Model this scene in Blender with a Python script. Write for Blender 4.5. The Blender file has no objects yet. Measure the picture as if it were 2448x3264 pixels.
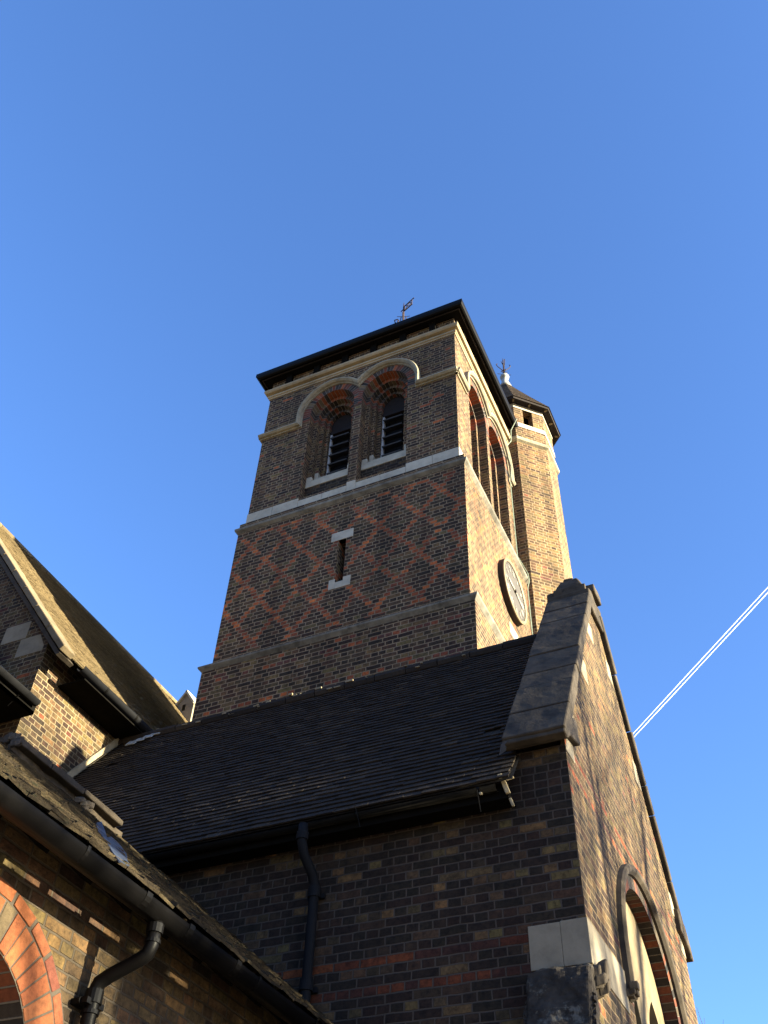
import bpy, bmesh, math, random
from mathutils import Vector, Matrix
random.seed(7)
S = bpy.context.scene
COL = S.collection
R = math.radians

# ------------------------------------------------------------------ camera
cam_d = bpy.data.cameras.new("camera")
cam = bpy.data.objects.new("camera", cam_d)
COL.objects.link(cam)
right = Vector((0.910341, 0.412647, 0.031653))
up = Vector((0.280081, -0.670579, 0.686934))
fwd = Vector((-0.304687, 0.616479, 0.72603))
M = Matrix.Identity(4)
for i in range(3):
    M[i][0], M[i][1], M[i][2] = right[i], up[i], -fwd[i]
M.translation = Vector((0, 0, 1.6))
cam.matrix_world = M
cam_d.sensor_width = 36.0
cam_d.lens = 34.03
cam_d.clip_start = 0.05
cam_d.clip_end = 30000
S.camera = cam

# ------------------------------------------------------------------ light
SUN_AZ, SUN_EL = 6.0, 10.5          # degrees from +X towards +Y, above horizon
sd = Vector((math.cos(R(SUN_EL)) * math.cos(R(SUN_AZ)), math.cos(R(SUN_EL)) * math.sin(R(SUN_AZ)), math.sin(R(SUN_EL))))
W = bpy.data.worlds.new("World")
S.world = W
W.use_nodes = True
wn = W.node_tree
sky = wn.nodes.new("ShaderNodeTexSky")
sky.sky_type = 'NISHITA'
sky.sun_disc = False
sky.sun_elevation = R(SUN_EL)
sky.sun_rotation = R(90 - SUN_AZ)
sky.altitude = 0
sky.air_density = 1.0
sky.dust_density = 0.7
sky.ozone_density = 4.6
bg = wn.nodes["Background"]
bg.inputs[1].default_value = 0.075
wb = wn.nodes.new("ShaderNodeMix")          # white balance of the camera: a slightly richer blue
wb.data_type = 'RGBA'; wb.blend_type = 'MULTIPLY'
wb.inputs[0].default_value = 1.0
wb.inputs[7].default_value = (1.02, .99, 1.12, 1)
wn.links.new(sky.outputs[0], wb.inputs[6])
wn.links.new(wb.outputs[2], bg.inputs[0])
sl = bpy.data.lights.new("sun", 'SUN')
sl.energy = 5.0
sl.angle = R(0.5)
sl.color = (1.0, 0.90, 0.63)
so = bpy.data.objects.new("sun", sl)
so.rotation_euler = sd.to_track_quat('Z', 'Y').to_euler()
so.location = (30, 5, 30)
COL.objects.link(so)
S.view_settings.view_transform = 'Standard'
S.view_settings.look = 'None'
S.view_settings.gamma = 1
S.view_settings.exposure = 2.75

# ------------------------------------------------------------------ materials
class NT:
    def __init__(s, name):
        s.m = bpy.data.materials.new(name)
        s.m.use_nodes = True
        s.t = s.m.node_tree
        s.b = s.t.nodes["Principled BSDF"]
    def _set(s, sock, v):
        if isinstance(v, bpy.types.NodeSocket):
            s.t.links.new(v, sock)
        elif v is not None:
            sock.default_value = v
    def n(s, typ, **kw):
        nd = s.t.nodes.new(typ)
        for k, v in kw.items():
            setattr(nd, k, v)
        return nd
    def math(s, op, a, b=None, c=None):
        nd = s.n("ShaderNodeMath", operation=op)
        s._set(nd.inputs[0], a); s._set(nd.inputs[1], b); s._set(nd.inputs[2], c)
        return nd.outputs[0]
    def mix(s, f, a, b, mode='MIX'):
        nd = s.n("ShaderNodeMix", data_type='RGBA', blend_type=mode)
        s._set(nd.inputs[0], f); s._set(nd.inputs[6], a); s._set(nd.inputs[7], b)
        return nd.outputs[2]
    def noise(s, vec, scale, detail=3, rough=.55):
        nd = s.n("ShaderNodeTexNoise")
        nd.inputs['Scale'].default_value = scale
        nd.inputs['Detail'].default_value = detail
        nd.inputs['Roughness'].default_value = rough
        if vec is not None: s.t.links.new(vec, nd.inputs['Vector'])
        return nd.outputs['Fac']
    def ramp(s, f, stops, interp='LINEAR'):
        nd = s.n("ShaderNodeValToRGB")
        cr = nd.color_ramp
        cr.interpolation = interp
        while len(cr.elements) < len(stops):
            cr.elements.new(.5)
        for e, (p, c) in zip(cr.elements, stops):
            e.position = p
            e.color = (*c, 1)
        s._set(nd.inputs[0], f)
        return nd.outputs[0]
    def smooth(s, x, a, b):
        nd = s.n("ShaderNodeMapRange", interpolation_type='SMOOTHSTEP')
        s._set(nd.inputs[0], x); nd.inputs[1].default_value = a; nd.inputs[2].default_value = b
        return nd.outputs[0]
    def comb(s, x, y, z):
        nd = s.n("ShaderNodeCombineXYZ")
        s._set(nd.inputs[0], x); s._set(nd.inputs[1], y); s._set(nd.inputs[2], z)
        return nd.outputs[0]
    def pos(s):
        return s.n("ShaderNodeNewGeometry").outputs['Position']
    def uv(s):
        nd = s.n("ShaderNodeUVMap"); nd.uv_map = "UVMap"
        sp = s.n("ShaderNodeSeparateXYZ"); s.t.links.new(nd.outputs[0], sp.inputs[0])
        return sp.outputs[0], sp.outputs[1]
    def wn(s, vec):
        nd = s.n("ShaderNodeTexWhiteNoise", noise_dimensions='3D')
        s.t.links.new(vec, nd.inputs['Vector'])
        sp = s.n("ShaderNodeSeparateColor"); s.t.links.new(nd.outputs['Color'], sp.inputs[0])
        return nd.outputs['Value'], sp.outputs[1], sp.outputs[2]
    def finish(s, color, rough=.9, bump=None, bdist=.004, strength=1.0, spec=.25):
        s._set(s.b.inputs['Base Color'], color)
        s._set(s.b.inputs['Roughness'], rough)
        s.b.inputs['Specular IOR Level'].default_value = spec
        if bump is not None:
            bn = s.n("ShaderNodeBump")
            bn.inputs['Distance'].default_value = bdist
            bn.inputs['Strength'].default_value = strength
            s._set(bn.inputs['Height'], bump)
            s.t.links.new(bn.outputs[0], s.b.inputs['Normal'])
        return s.m

STOCK = [(0.0, (.0135, .0086, .0068)), (.2, (.023, .0142, .0105)), (.4, (.045, .0268, .0165)), (.58, (.069, .0425, .0235)),
         (.74, (.094, .0605, .029)), (.88, (.126, .084, .036)), (.96, (.168, .115, .043)), (1.0, (.14, .082, .035))]

def brick_mat(name, gamma=1.0, red_rows=(), diaper=None, ch=.0727, red_p=.0, mortar=(.225, .161, .098), soot=.3, bump=.007, gain=1.0, rows_keep=.8, red_gain=1.0, comp=.28, joint=.0058):
    k = NT(name)
    u0, v0 = k.uv()
    p = k.pos()
    w1 = k.noise(p, 7.0, 2)
    w2 = k.noise(p, 6.1, 2)
    u = k.math('MULTIPLY_ADD', w1, .014, u0)
    v = k.math('MULTIPLY_ADD', w2, .016, v0)
    v = k.math('ADD', v, 40 * ch)
    vr = k.math('DIVIDE', v, ch)
    row = k.math('FLOOR', vr)
    fr = k.math('SUBTRACT', vr, row)
    par = k.math('MODULO', row, 2.0)
    rr, _, _ = k.wn(k.comb(row, 3.3, 1.7))
    swap = k.math('GREATER_THAN', rr, .93)
    par = k.math('ABSOLUTE', k.math('SUBTRACT', par, swap))
    L = k.math('MULTIPLY_ADD', par, -.116, .232)
    off = k.math('ADD', k.math('MULTIPLY', par, .058), k.math('MULTIPLY', rr, .03))
    ul = k.math('DIVIDE', k.math('ADD', k.math('ADD', u, 116.0), off), L)
    c = k.math('FLOOR', ul)
    fc = k.math('SUBTRACT', ul, c)
    du = k.math('MULTIPLY', k.math('MINIMUM', fc, k.math('SUBTRACT', 1.0, fc)), L)
    dv = k.math('MULTIPLY', k.math('MINIMUM', fr, k.math('SUBTRACT', 1.0, fr)), ch)
    fine = k.noise(p, 75, 3, .65)
    d = k.math('MINIMUM', du, dv)
    d = k.math('MULTIPLY_ADD', k.math('SUBTRACT', fine, .5), .006, d)
    mask = k.smooth(d, joint, joint + .004)
    idv = k.comb(c, row, par)
    r1, r2, r3 = k.wn(idv)
    big = k.noise(p, .55, 3)
    val = k.math('POWER', r1, gamma)
    val = k.math('ADD', val, k.math('MULTIPLY', k.math('SUBTRACT', big, .5), .25))
    base = k.ramp(val, STOCK)
    base = k.mix(comp, base, (.056, .037, .0205, 1))
    base = k.mix(1.0, base, k.ramp(r2, [(0, (1.12, .90, .92)), (.5, (1.0, .98, 1.0)), (1, (.93, 1.04, .95))]), 'MULTIPLY')
    redc = k.ramp(r2, [(0, (.115, .036, .022)), (.25, (.075, .034, .027)), (.5, (.15, .042, .020)), (.8, (.25, .066, .024)), (1, (.34, .095, .028))])
    if red_gain != 1.0:
        redc = k.mix(1.0, redc, (red_gain, red_gain, red_gain, 1), 'MULTIPLY')
    red = None
    def orr(a, b):
        return b if a is None else k.math('MAXIMUM', a, b)
    if red_p > 0:
        red = k.math('GREATER_THAN', r3, 1 - red_p)
    rowz = k.math('MULTIPLY', k.math('SUBTRACT', row, 39.5), ch)
    for z in red_rows:
        t = k.math('LESS_THAN', k.math('ABSOLUTE', k.math('SUBTRACT', rowz, z)), ch * .5)
        t = k.math('MULTIPLY', t, k.math('LESS_THAN', r3, rows_keep))
        red = orr(red, t)
    if diaper:
        px, pz, uo, vo, zlo, zhi = diaper
        hc = k.math('FLOOR', k.math('DIVIDE', k.math('ADD', k.math('ADD', u, 116.0), off), .116))
        uc = k.math('SUBTRACT', k.math('SUBTRACT', k.math('MULTIPLY', k.math('ADD', hc, .5), .116), off), 116.0 + uo)
        r3, r2, _ = k.wn(k.comb(hc, row, 7.7))
        redc = k.ramp(r2, [(0, (.11, .040, .023)), (.25, (.17, .047, .021)), (.6, (.24, .063, .023)), (.85, (.34, .092, .029)), (1, (.42, .12, .034))])
        vc = k.math('SUBTRACT', rowz, vo)
        a = k.math('DIVIDE', uc, px)
        b = k.math('DIVIDE', vc, pz)
        for op in ('ADD', 'SUBTRACT'):
            q = k.math(op, a, b)
            q = k.math('FRACT', k.math('ADD', q, 20.5))
            t = k.math('LESS_THAN', k.math('ABSOLUTE', k.math('SUBTRACT', q, .5)), .084)
            t = k.math('MULTIPLY', t, k.math('LESS_THAN', r3, .98))
            t = k.math('MULTIPLY', t, k.math('GREATER_THAN', v0, zlo))
            t = k.math('MULTIPLY', t, k.math('LESS_THAN', v0, zhi))
            red = orr(red, t)
    col = base if red is None else k.mix(red, base, redc)
    mott = k.noise(p, 26, 4, .7)
    mm = k.ramp(mott, [(.28, (.35, .33, .33)), (.48, (1, 1, 1)), (.75, (1.6, 1.5, 1.35))])
    col = k.mix(.9, col, mm, 'MULTIPLY')
    col = k.mix(1.0, col, k.ramp(k.noise(p, 11, 4, .7), [(.33, (.5, .48, .47)), (.5, (1, 1, 1)), (.72, (1.35, 1.3, 1.2))]), 'MULTIPLY')
    mcol = k.mix(k.noise(p, 3.0, 3), (mortar[0] * .6, mortar[1] * .6, mortar[2] * .6, 1), (mortar[0] * 1.3, mortar[1] * 1.3, mortar[2] * 1.3, 1))
    col = k.mix(mask, mcol, col)
    st = k.noise(p, .9, 5, .65)
    sm = k.ramp(st, [(.3, (1 - soot,) * 3), (.55, (1, 1, 1)), (.8, (1.15, 1.13, 1.08))])
    col = k.mix(1.0, col, sm, 'MULTIPLY')
    stv = k.noise(k.comb(k.math('MULTIPLY', u0, 2.4), k.math('MULTIPLY', v0, .22), 4.2), 1.0, 5, .6)
    col = k.mix(1.0, col, k.ramp(stv, [(.36, (.72, .70, .68)), (.52, (1, 1, 1)), (.75, (1.12, 1.1, 1.06))]), 'MULTIPLY')
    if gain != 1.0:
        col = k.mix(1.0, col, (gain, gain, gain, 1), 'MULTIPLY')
    h = k.math('ADD', k.math('MULTIPLY', mask, .75), k.math('MULTIPLY', fine, .45))
    h = k.math('ADD', h, k.math('MULTIPLY', k.math('MULTIPLY', r2, mask), .25))
    return k.finish(col, .92, h, bump)

def voussoir_mat(name, redness=.52, pitch=.078, gain=1.0):
    k = NT(name)
    u, v = k.uv()
    p = k.pos()
    ul = k.math('DIVIDE', k.math('ADD', u, 50.0), pitch)
    c = k.math('FLOOR', ul)
    f = k.math('SUBTRACT', ul, c)
    fine = k.noise(p, 75, 3, .65)
    d = k.math('MULTIPLY', k.math('MINIMUM', f, k.math('SUBTRACT', 1.0, f)), pitch)
    d = k.math('MULTIPLY_ADD', k.math('SUBTRACT', fine, .5), .005, d)
    mask = k.smooth(d, .003, .007)
    r1, r2, r3 = k.wn(k.comb(c, 1.5, 2.5))
    dark = k.ramp(r2, [(0, (.018, .016, .015)), (.6, (.05, .036, .028)), (1, (.11, .08, .045))])
    redc = k.ramp(r2, [(0, (.075, .026, .019)), (.6, (.14, .039, .019)), (1, (.225, .064, .025))])
    col = k.mix(k.math('LESS_THAN', r1, redness), dark, redc)
    mott = k.noise(p, 26, 4, .7)
    col = k.mix(.8, col, k.ramp(mott, [(.25, (.55,) * 3), (.5, (1, 1, 1)), (.75, (1.4,) * 3)]), 'MULTIPLY')
    col = k.mix(mask, (.17, .14, .11, 1), col)
    if gain != 1.0: col = k.mix(1.0, col, (gain, gain, gain, 1), 'MULTIPLY')
    h = k.math('ADD', mask, k.math('MULTIPLY', fine, .5))
    return k.finish(col, .9, h, .006)

def island_mat(name, stops, rough=.9, mortar=None, mscale=26, bump=.005, spots=None):
    """each separate brick / tile of the mesh has its own colour"""
    k = NT(name)
    g = k.n("ShaderNodeNewGeometry")
    p = g.outputs['Position']
    col = k.ramp(g.outputs['Random Per Island'], stops)
    m1 = k.noise(p, mscale, 5, .7)
    col = k.mix(.85, col, k.ramp(m1, [(.25, (.5,) * 3), (.5, (1, 1, 1)), (.75, (1.45,) * 3)]), 'MULTIPLY')
    m2 = k.noise(p, 1.1, 4, .6)
    col = k.mix(.8, col, k.ramp(m2, [(.3, (.65,) * 3), (.55, (1, 1, 1)), (.8, (1.2,) * 3)]), 'MULTIPLY')
    if spots:
        sc, lo, hi, c2 = spots
        col = k.mix(k.smooth(k.noise(p, sc, 5, .75), lo, hi), col, (*c2, 1))
    fine = k.noise(p, 70, 4, .7)
    return k.finish(col, rough, k.math('ADD', fine, m1), bump)

def plain_mat(name, color, rough=.8, var=.35, scale=12, bump=.003, spec=.25, metallic=0.0, spots=None, stain=0.0):
    k = NT(name)
    p = k.pos()
    n1 = k.noise(p, scale, 5, .65)
    col = k.mix(1.0, (*color, 1), k.ramp(n1, [(.28, (1 - var,) * 3), (.5, (1, 1, 1)), (.75, (1 + var * .6,) * 3)]), 'MULTIPLY')
    if stain:
        n3 = k.noise(p, 1.6, 5, .7)
        col = k.mix(1.0, col, k.ramp(n3, [(.35, (1 - stain,) * 3), (.6, (1, 1, 1))]), 'MULTIPLY')
    if spots:
        sc, lo, hi, c2 = spots
        col = k.mix(k.smooth(k.noise(p, sc, 5, .75), lo, hi), col, (*c2, 1))
    k.b.inputs['Metallic'].default_value = metallic
    n2 = k.noise(p, scale * 5, 4, .7)
    return k.finish(col, rough, k.math('ADD', n1, k.math('MULTIPLY', n2, .4)), bump, 1.0, spec)

MAT = {}
MAT['brick_low'] = brick_mat("brick_tower_base", 1.15, gain=.92, red_rows=(10.28, 9.70), red_p=.03, rows_keep=.62)
MAT['brick_diaper'] = brick_mat("brick_tower_diaper", 1.3, gain=.94, comp=.42, red_rows=(13.42,), diaper=(.692, .872, -4.135, 12.70, 10.8, 13.36), rows_keep=.5)
MAT['brick_belfry'] = brick_mat("brick_tower_belfry", 1.0, gain=.92, red_rows=(15.72, 15.05), red_p=.02, rows_keep=.25)
MAT['brick_turret'] = brick_mat("brick_turret", .42, gain=1.12, red_p=.03, soot=.25, red_rows=(14.9, 13.3), rows_keep=.3)
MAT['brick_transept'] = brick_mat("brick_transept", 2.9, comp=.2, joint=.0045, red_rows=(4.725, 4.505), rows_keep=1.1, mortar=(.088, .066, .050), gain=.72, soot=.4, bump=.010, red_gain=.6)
MAT['brick_gable'] = brick_mat("brick_gable", .80, joint=.005, gain=.80, red_rows=(6.32, 6.10, 4.2), red_p=.02, rows_keep=.75, soot=.5, bump=.014, mortar=(.215, .152, .082))
MAT['brick_nave'] = brick_mat("brick_nave", .50, gain=.66, joint=.005, red_p=.02, soot=.45, mortar=(.26, .20, .12), bump=.010)
MAT['brick_aisle'] = brick_mat("brick_aisle", .42, joint=.005, comp=.2, gain=.72, soot=.4, mortar=(.085, .066, .046), bump=.013)
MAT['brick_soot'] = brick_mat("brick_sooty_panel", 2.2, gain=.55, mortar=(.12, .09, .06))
MAT['voussoir'] = voussoir_mat("arch_bricks")
MAT['voussoir_dark'] = voussoir_mat("dark_arch_bricks", .5, .075, .5)  # darker copy of the arch bricks for the gable window
MAT['arch_red'] = island_mat("arch_brick_red", [(0, (.15, .044, .018)), (.3, (.19, .060, .022)), (.62, (.215, .073, .027)), (.66, (.062, .043, .024)), (.85, (.085, .062, .034)), (.88, (.14, .10, .045)), (1, (.18, .056, .021))])
MAT['arch_header'] = island_mat("arch_brick_header", [(0, (.165, .052, .02)), (.5, (.20, .066, .024)), (1, (.11, .034, .022))])
MAT['mortar'] = plain_mat("mortar", (.06, .048, .036), .95, .3, 30)
MAT['fillet'] = plain_mat("mortar_fillet", (.20, .16, .10), .95, .35, 9, .006)
MAT['stone'] = plain_mat("portland_stone", (.36, .325, .255), .85, .18, 8, .003, stain=.25)
MAT['stone_soot'] = plain_mat("dull_quoin_stone", (.205, .172, .122), .88, .2, 8, .003, stain=.3)
MAT['stone_grey'] = plain_mat("weathered_stone", (.165, .15, .122), .9, .5, 7, .006, spots=(16, .62, .7, (.26, .25, .2)), stain=.5)
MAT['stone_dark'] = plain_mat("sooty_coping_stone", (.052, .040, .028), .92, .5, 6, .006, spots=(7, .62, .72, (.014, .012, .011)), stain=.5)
MAT['stone_warm'] = plain_mat("hood_stone", (.235, .205, .145), .9, .35, 10, .005, stain=.3)
MAT['stone_weather'] = plain_mat("mossy_weathering_stone", (.040, .032, .025), .95, .6, 6, .012, spots=(4.5, .56, .66, (.095, .085, .068)), stain=.6)
MAT['lead'] = plain_mat("sky_tinted_lead", (.022, .032, .058), .55, .3, 9, .004, .5, stain=.2)  # blue of the reflected sky is put into the base colour
MAT['lead_white'] = plain_mat("pale_lead", (.26, .26, .25), .6, .25, 14, .003)
MAT['tile_dark'] = island_mat("dark_clay_tile", [(0, (.011, .0072, .0045)), (.5, (.0165, .0108, .0064)), (.9, (.024, .0162, .0095)), (1, (.040, .028, .017))], .85)
MAT['tile_nave'] = island_mat("lichen_clay_tile", [(0, (.098, .071, .036)), (.5, (.12, .088, .045)), (1, (.145, .108, .058))], .9, spots=(38, .66, .74, (.06, .045, .03)))
MAT['tile_moss'] = island_mat("mossy_clay_tile", [(0, (.022, .016, .010)), (.5, (.042, .030, .016)), (1, (.064, .047, .024))], .95, mscale=18, bump=.014, spots=(12, .54, .66, (.016, .016, .008)))
MAT['tile_turret'] = island_mat("brown_clay_tile", [(0, (.030, .020, .0135)), (1, (.058, .040, .025))], .9)
MAT['black'] = plain_mat("black_gutter_paint", (.0032, .0029, .0029), .45, .35, 10, .0012, .08, spots=(30, .62, .78, (.016, .013, .009)))
MAT['black_dull'] = plain_mat("dull_black_paint", (.006, .006, .007), .75, .35, 10, .0012, .12)
MAT['soffit'] = plain_mat("dark_soffit_board", (.005, .0045, .004), .9, .3, 8, spec=.02)
MAT['timber'] = plain_mat("stained_timber", (.012, .0078, .0065), .8, .4, 9)
MAT['louvre'] = plain_mat("grey_louvre_paint", (.042, .046, .056), .85, .25, 9)
MAT['void'] = plain_mat("dark_void", (.004, .004, .005), .95, .1, 5)
MAT['white'] = plain_mat("white_paint", (.34, .34, .34), .6, .12, 9)
MAT['iron'] = plain_mat("rusty_iron", (.022, .012, .012), .75, .4, 30)
MAT['cable'] = plain_mat("verdigris_cable", (.16, .19, .15), .7, .2, 20)
MAT['dial'] = plain_mat("clock_dial", (.052, .046, .041), .7, .12, 6, .0005)
MAT['gold'] = plain_mat("clock_rim_cream", (.15, .118, .072), .6, .15, 8, .001)
MAT['numeral'] = plain_mat("clock_numeral", (.24, .22, .19), .6, .1, 8, .0005)
MAT['hand'] = plain_mat("clock_hand", (.26, .24, .20), .6, .1, 8, .0005)
MAT['rimdark'] = plain_mat("clock_case", (.018, .013, .009), .7, .3, 9)
MAT['tracery'] = plain_mat("tracery_stone", (.145, .11, .064), .85, .3, 5, .004, stain=.25)
MAT['stone_cream'] = plain_mat("cream_stone", (.29, .225, .135), .85, .2, 6, .004, stain=.3)
MAT['glass'] = plain_mat("leaded_glass", (.02, .024, .032), .12, .3, 6, .001, .5)
MAT['bark'] = plain_mat("bark", (.060, .048, .036), .95, .4, 14, .01)
MAT['ground'] = plain_mat("paved_ground", (.25, .20, .14), .95, .3, .8, .01)

# ------------------------------------------------------------------ mesh helpers
class MB:
    def __init__(s):
        s.v = []; s.f = []; s.uv = {}; s.mi = {}
    def add(s, verts, faces, uvs=None, mi=0):
        b = len(s.v)
        s.v += [tuple(p) for p in verts]
        for i, f in enumerate(faces):
            if uvs is not None:
                s.uv[len(s.f)] = [uvs[j] for j in f]
            if mi: s.mi[len(s.f)] = mi
            s.f.append([b + j for j in f])
    def quad(s, a, b, c, d, uvs=None, mi=0):
        s.add([a, b, c, d], [(0, 1, 2, 3)], uvs, mi)
    def box(s, x0, x1, y0, y1, z0, z1, mi=0):
        v = [(x, y, z) for z in (z0, z1) for y in (y0, y1) for x in (x0, x1)]
        s.add(v, [(0, 2, 3, 1), (4, 5, 7, 6), (0, 1, 5, 4), (1, 3, 7, 5), (3, 2, 6, 7), (2, 0, 4, 6)], mi=mi)
    def obox(s, c, ax, h, mi=0):
        c = Vector(c); a = [Vector(ax[i]) * h[i] for i in range(3)]
        v = [c + a[0] * i + a[1] * j + a[2] * k for k in (-1, 1) for j in (-1, 1) for i in (-1, 1)]
        s.add(v, [(0, 2, 3, 1), (4, 5, 7, 6), (0, 1, 5, 4), (1, 3, 7, 5), (3, 2, 6, 7), (2, 0, 4, 6)], mi=mi)
    def prism(s, poly, vec, mi=0):
        """closed polygon extruded along a vector"""
        n = len(poly); vec = Vector(vec)
        a = [Vector(p) for p in poly]; b = [p + vec for p in a]
        s.add(a + b, [tuple(range(n))[::-1], tuple(range(n, 2 * n))] + [(i, (i + 1) % n, n + (i + 1) % n, n + i) for i in range(n)], mi=mi)
    def tube(s, pts, r, n=8, cap=True, mi=0):
        pts = [Vector(p) for p in pts]
        rs = r if isinstance(r, (list, tuple)) else [r] * len(pts)
        t0 = (pts[1] - pts[0]).normalized()
        ref = Vector((0, 0, 1)) if abs(t0.z) < .9 else Vector((1, 0, 0))
        x = t0.cross(ref).normalized()
        vs = []
        for i, p in enumerate(pts):
            a = pts[max(0, i - 1)]; b = pts[min(len(pts) - 1, i + 1)]
            t = (b - a).normalized()
            x = (x - t * x.dot(t)).normalized()
            y = t.cross(x)
            vs += [p + (x * math.cos(2 * math.pi * k / n) + y * math.sin(2 * math.pi * k / n)) * rs[i] for k in range(n)]
        fs = []
        for i in range(len(pts) - 1):
            for k in range(n):
                k2 = (k + 1) % n
                fs.append((i * n + k, i * n + k2, (i + 1) * n + k2, (i + 1) * n + k))
        if cap:
            fs.append(tuple(range(n))[::-1]); fs.append(tuple(range((len(pts) - 1) * n, len(pts) * n)))
        s.add(vs, fs, mi=mi)
    def sweep(s, pts, lat, outv, prof, closed=False, mi=0):
        """profile (lateral, outward) swept along points with mitred joints; lat = list of lateral directions"""
        n = len(prof); vs = []
        for p, l in zip(pts, lat):
            p = Vector(p)
            vs += [p + Vector(l) * a + Vector(outv) * b for a, b in prof]
        fs = []
        m = len(pts)
        for i in range(m if closed else m - 1):
            j = (i + 1) % m
            for k in range(n):
                k2 = (k + 1) % n
                fs.append((i * n + k, i * n + k2, j * n + k2, j * n + k))
        if not closed:
            fs.append(tuple(range(n))[::-1]); fs.append(tuple(range((m - 1) * n, m * n)))
        s.add(vs, fs, mi=mi)
    def ring(s, poly, prof, mi=0):
        """closed convex plan polygon (anticlockwise), profile of (offset outward, z), mitred corners"""
        m = len(poly); pts = []; lat = []
        for i in range(m):
            a = Vector(poly[i - 1]); b = Vector(poly[i]); c = Vector(poly[(i + 1) % m])
            d1 = (b - a).normalized(); d2 = (c - b).normalized()
            n1 = Vector((d1.y, -d1.x)); n2 = Vector((d2.y, -d2.x))
            bis = (n1 + n2).normalized()
            l = bis / bis.dot(n1)
            pts.append((b.x, b.y, 0)); lat.append((l.x, l.y, 0))
        s.sweep(pts, lat, (0, 0, 1), prof, True, mi)
    def build(s, name, mat, parent=None, bevel=0, smooth=False):
        me = bpy.data.meshes.new(name)
        me.from_pydata(s.v, [], s.f)
        mats = mat if isinstance(mat, (list, tuple)) else [mat]
        for m in mats: me.materials.append(MAT[m])
        for i, mi in s.mi.items(): me.polygons[i].material_index = mi
        lay = me.uv_layers.new(name="UVMap")
        Z = Vector((0, 0, 1))
        for pi, p in enumerate(me.polygons):
            if pi in s.uv:
                for li, q in zip(p.loop_indices, s.uv[pi]): lay.data[li].uv = q
                continue
            n = p.normal
            if abs(n.z) > .995:
                t = Vector((1, 0, 0)); w = Vector((0, 1, 0))
            else:
                t = Z.cross(n).normalized(); w = n.cross(t)
                if abs(n.z) < .02: w = Z
            for li in p.loop_indices:
                co = me.vertices[me.loops[li].vertex_index].co
                lay.data[li].uv = (co.dot(t), co.dot(w))
        if smooth:
            for p in me.polygons: p.use_smooth = True
        me.update()
        o = bpy.data.objects.new(name, me)
        COL.objects.link(o)
        if bevel:
            b = o.modifiers.new("bevel", 'BEVEL'); b.width = bevel; b.segments = 2; b.limit_method = 'ANGLE'; b.angle_limit = R(40)
        if parent is not None: adopt(o, parent)
        return o

TEX = bpy.data.textures.new("stone_clouds", 'CLOUDS'); TEX.noise_scale = .22; TEX.noise_depth = 3
def rough(o, lev=3, st=.02):
    b = o.modifiers.new("subdivide", 'SUBSURF'); b.subdivision_type = 'SIMPLE'; b.levels = lev; b.render_levels = lev
    d = o.modifiers.new("wear", 'DISPLACE'); d.texture = TEX; d.texture_coords = 'GLOBAL'; d.strength = st; d.mid_level = .5
    return o
def adopt(o, parent):
    o.parent = parent
    w = Matrix.Translation(parent.location) if parent.parent is None else Matrix.Identity(4)
    if parent.parent is not None:
        w = Matrix.Translation(parent.parent.location) @ parent.matrix_parent_inverse
    o.matrix_parent_inverse = w.inverted()

def thing(name, label, cat, loc, group=None):
    o = bpy.data.objects.new(name, None)
    o.empty_display_size = .3
    COL.objects.link(o)
    o.location = loc
    return tag(o, label, cat, group)

def tag(o, label, cat, group=None):
    o['label'] = label; o['category'] = cat
    if group: o['group'] = group
    return o

def structure(o):
    o['kind'] = 'structure'
    return o

def wall_face(mb, O, T, outer, holes=(), mi=0):
    """flat wall in the plane through O spanned by T and up; outer and holes are (u, z) loops"""
    bm = bmesh.new()
    O = Vector(O); T = Vector(T)
    for loop in [outer] + list(holes):
        vs = [bm.verts.new((u, z, 0)) for u, z in loop]
        for i in range(len(vs)): bm.edges.new((vs[i], vs[(i + 1) % len(vs)]))
    bmesh.ops.triangle_fill(bm, use_beauty=True, use_dissolve=False, edges=bm.edges[:])
    bm.verts.index_update()
    verts = [O + T * v.co.x + Vector((0, 0, 1)) * v.co.y for v in bm.verts]
    nrm = T.cross(Vector((0, 0, 1)))
    faces = []
    for f in bm.faces:
        ids = [v.index for v in f.verts]
        a, b, c = verts[ids[0]], verts[ids[1]], verts[ids[2]]
        if (b - a).cross(c - a).dot(nrm) < 0: ids.reverse()
        faces.append(ids)
    mb.add(verts, faces, [(v.co.x + O.dot(T), v.co.y) for v in bm.verts], mi)
    bm.free()

def arch(uc, w, z0, zs, delta=0.0, c=.056, n=14, umin=None, umax=None):
    """pointed-round arch profile, left foot to right foot; delta insets, c shifts the two centres"""
    rad = w + c - delta
    pts = [(uc - w + delta, z0), (uc - w + delta, max(z0, zs - .12)), (uc - w + delta, zs)]
    a1 = math.acos(c / rad)
    for i in range(1, n + 1):
        a = a1 * i / n
        pts.append((uc + c - rad * math.cos(a), zs + rad * math.sin(a)))
    for i in range(n - 1, -1, -1):
        a = a1 * i / n
        pts.append((uc - c + rad * math.cos(a), zs + rad * math.sin(a)))
    pts.append((uc + w - delta, max(z0, zs - .12)))
    pts.append((uc + w - delta, z0))
    out = []
    for u, z in pts:
        if umin is not None: u = max(u, umin)
        if umax is not None: u = min(u, umax)
        out.append((u, z))
    return out

def arclen(pts):
    s = [0.0]
    for a, b in zip(pts, pts[1:]): s.append(s[-1] + math.hypot(b[0] - a[0], b[1] - a[1]))
    return s

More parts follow.
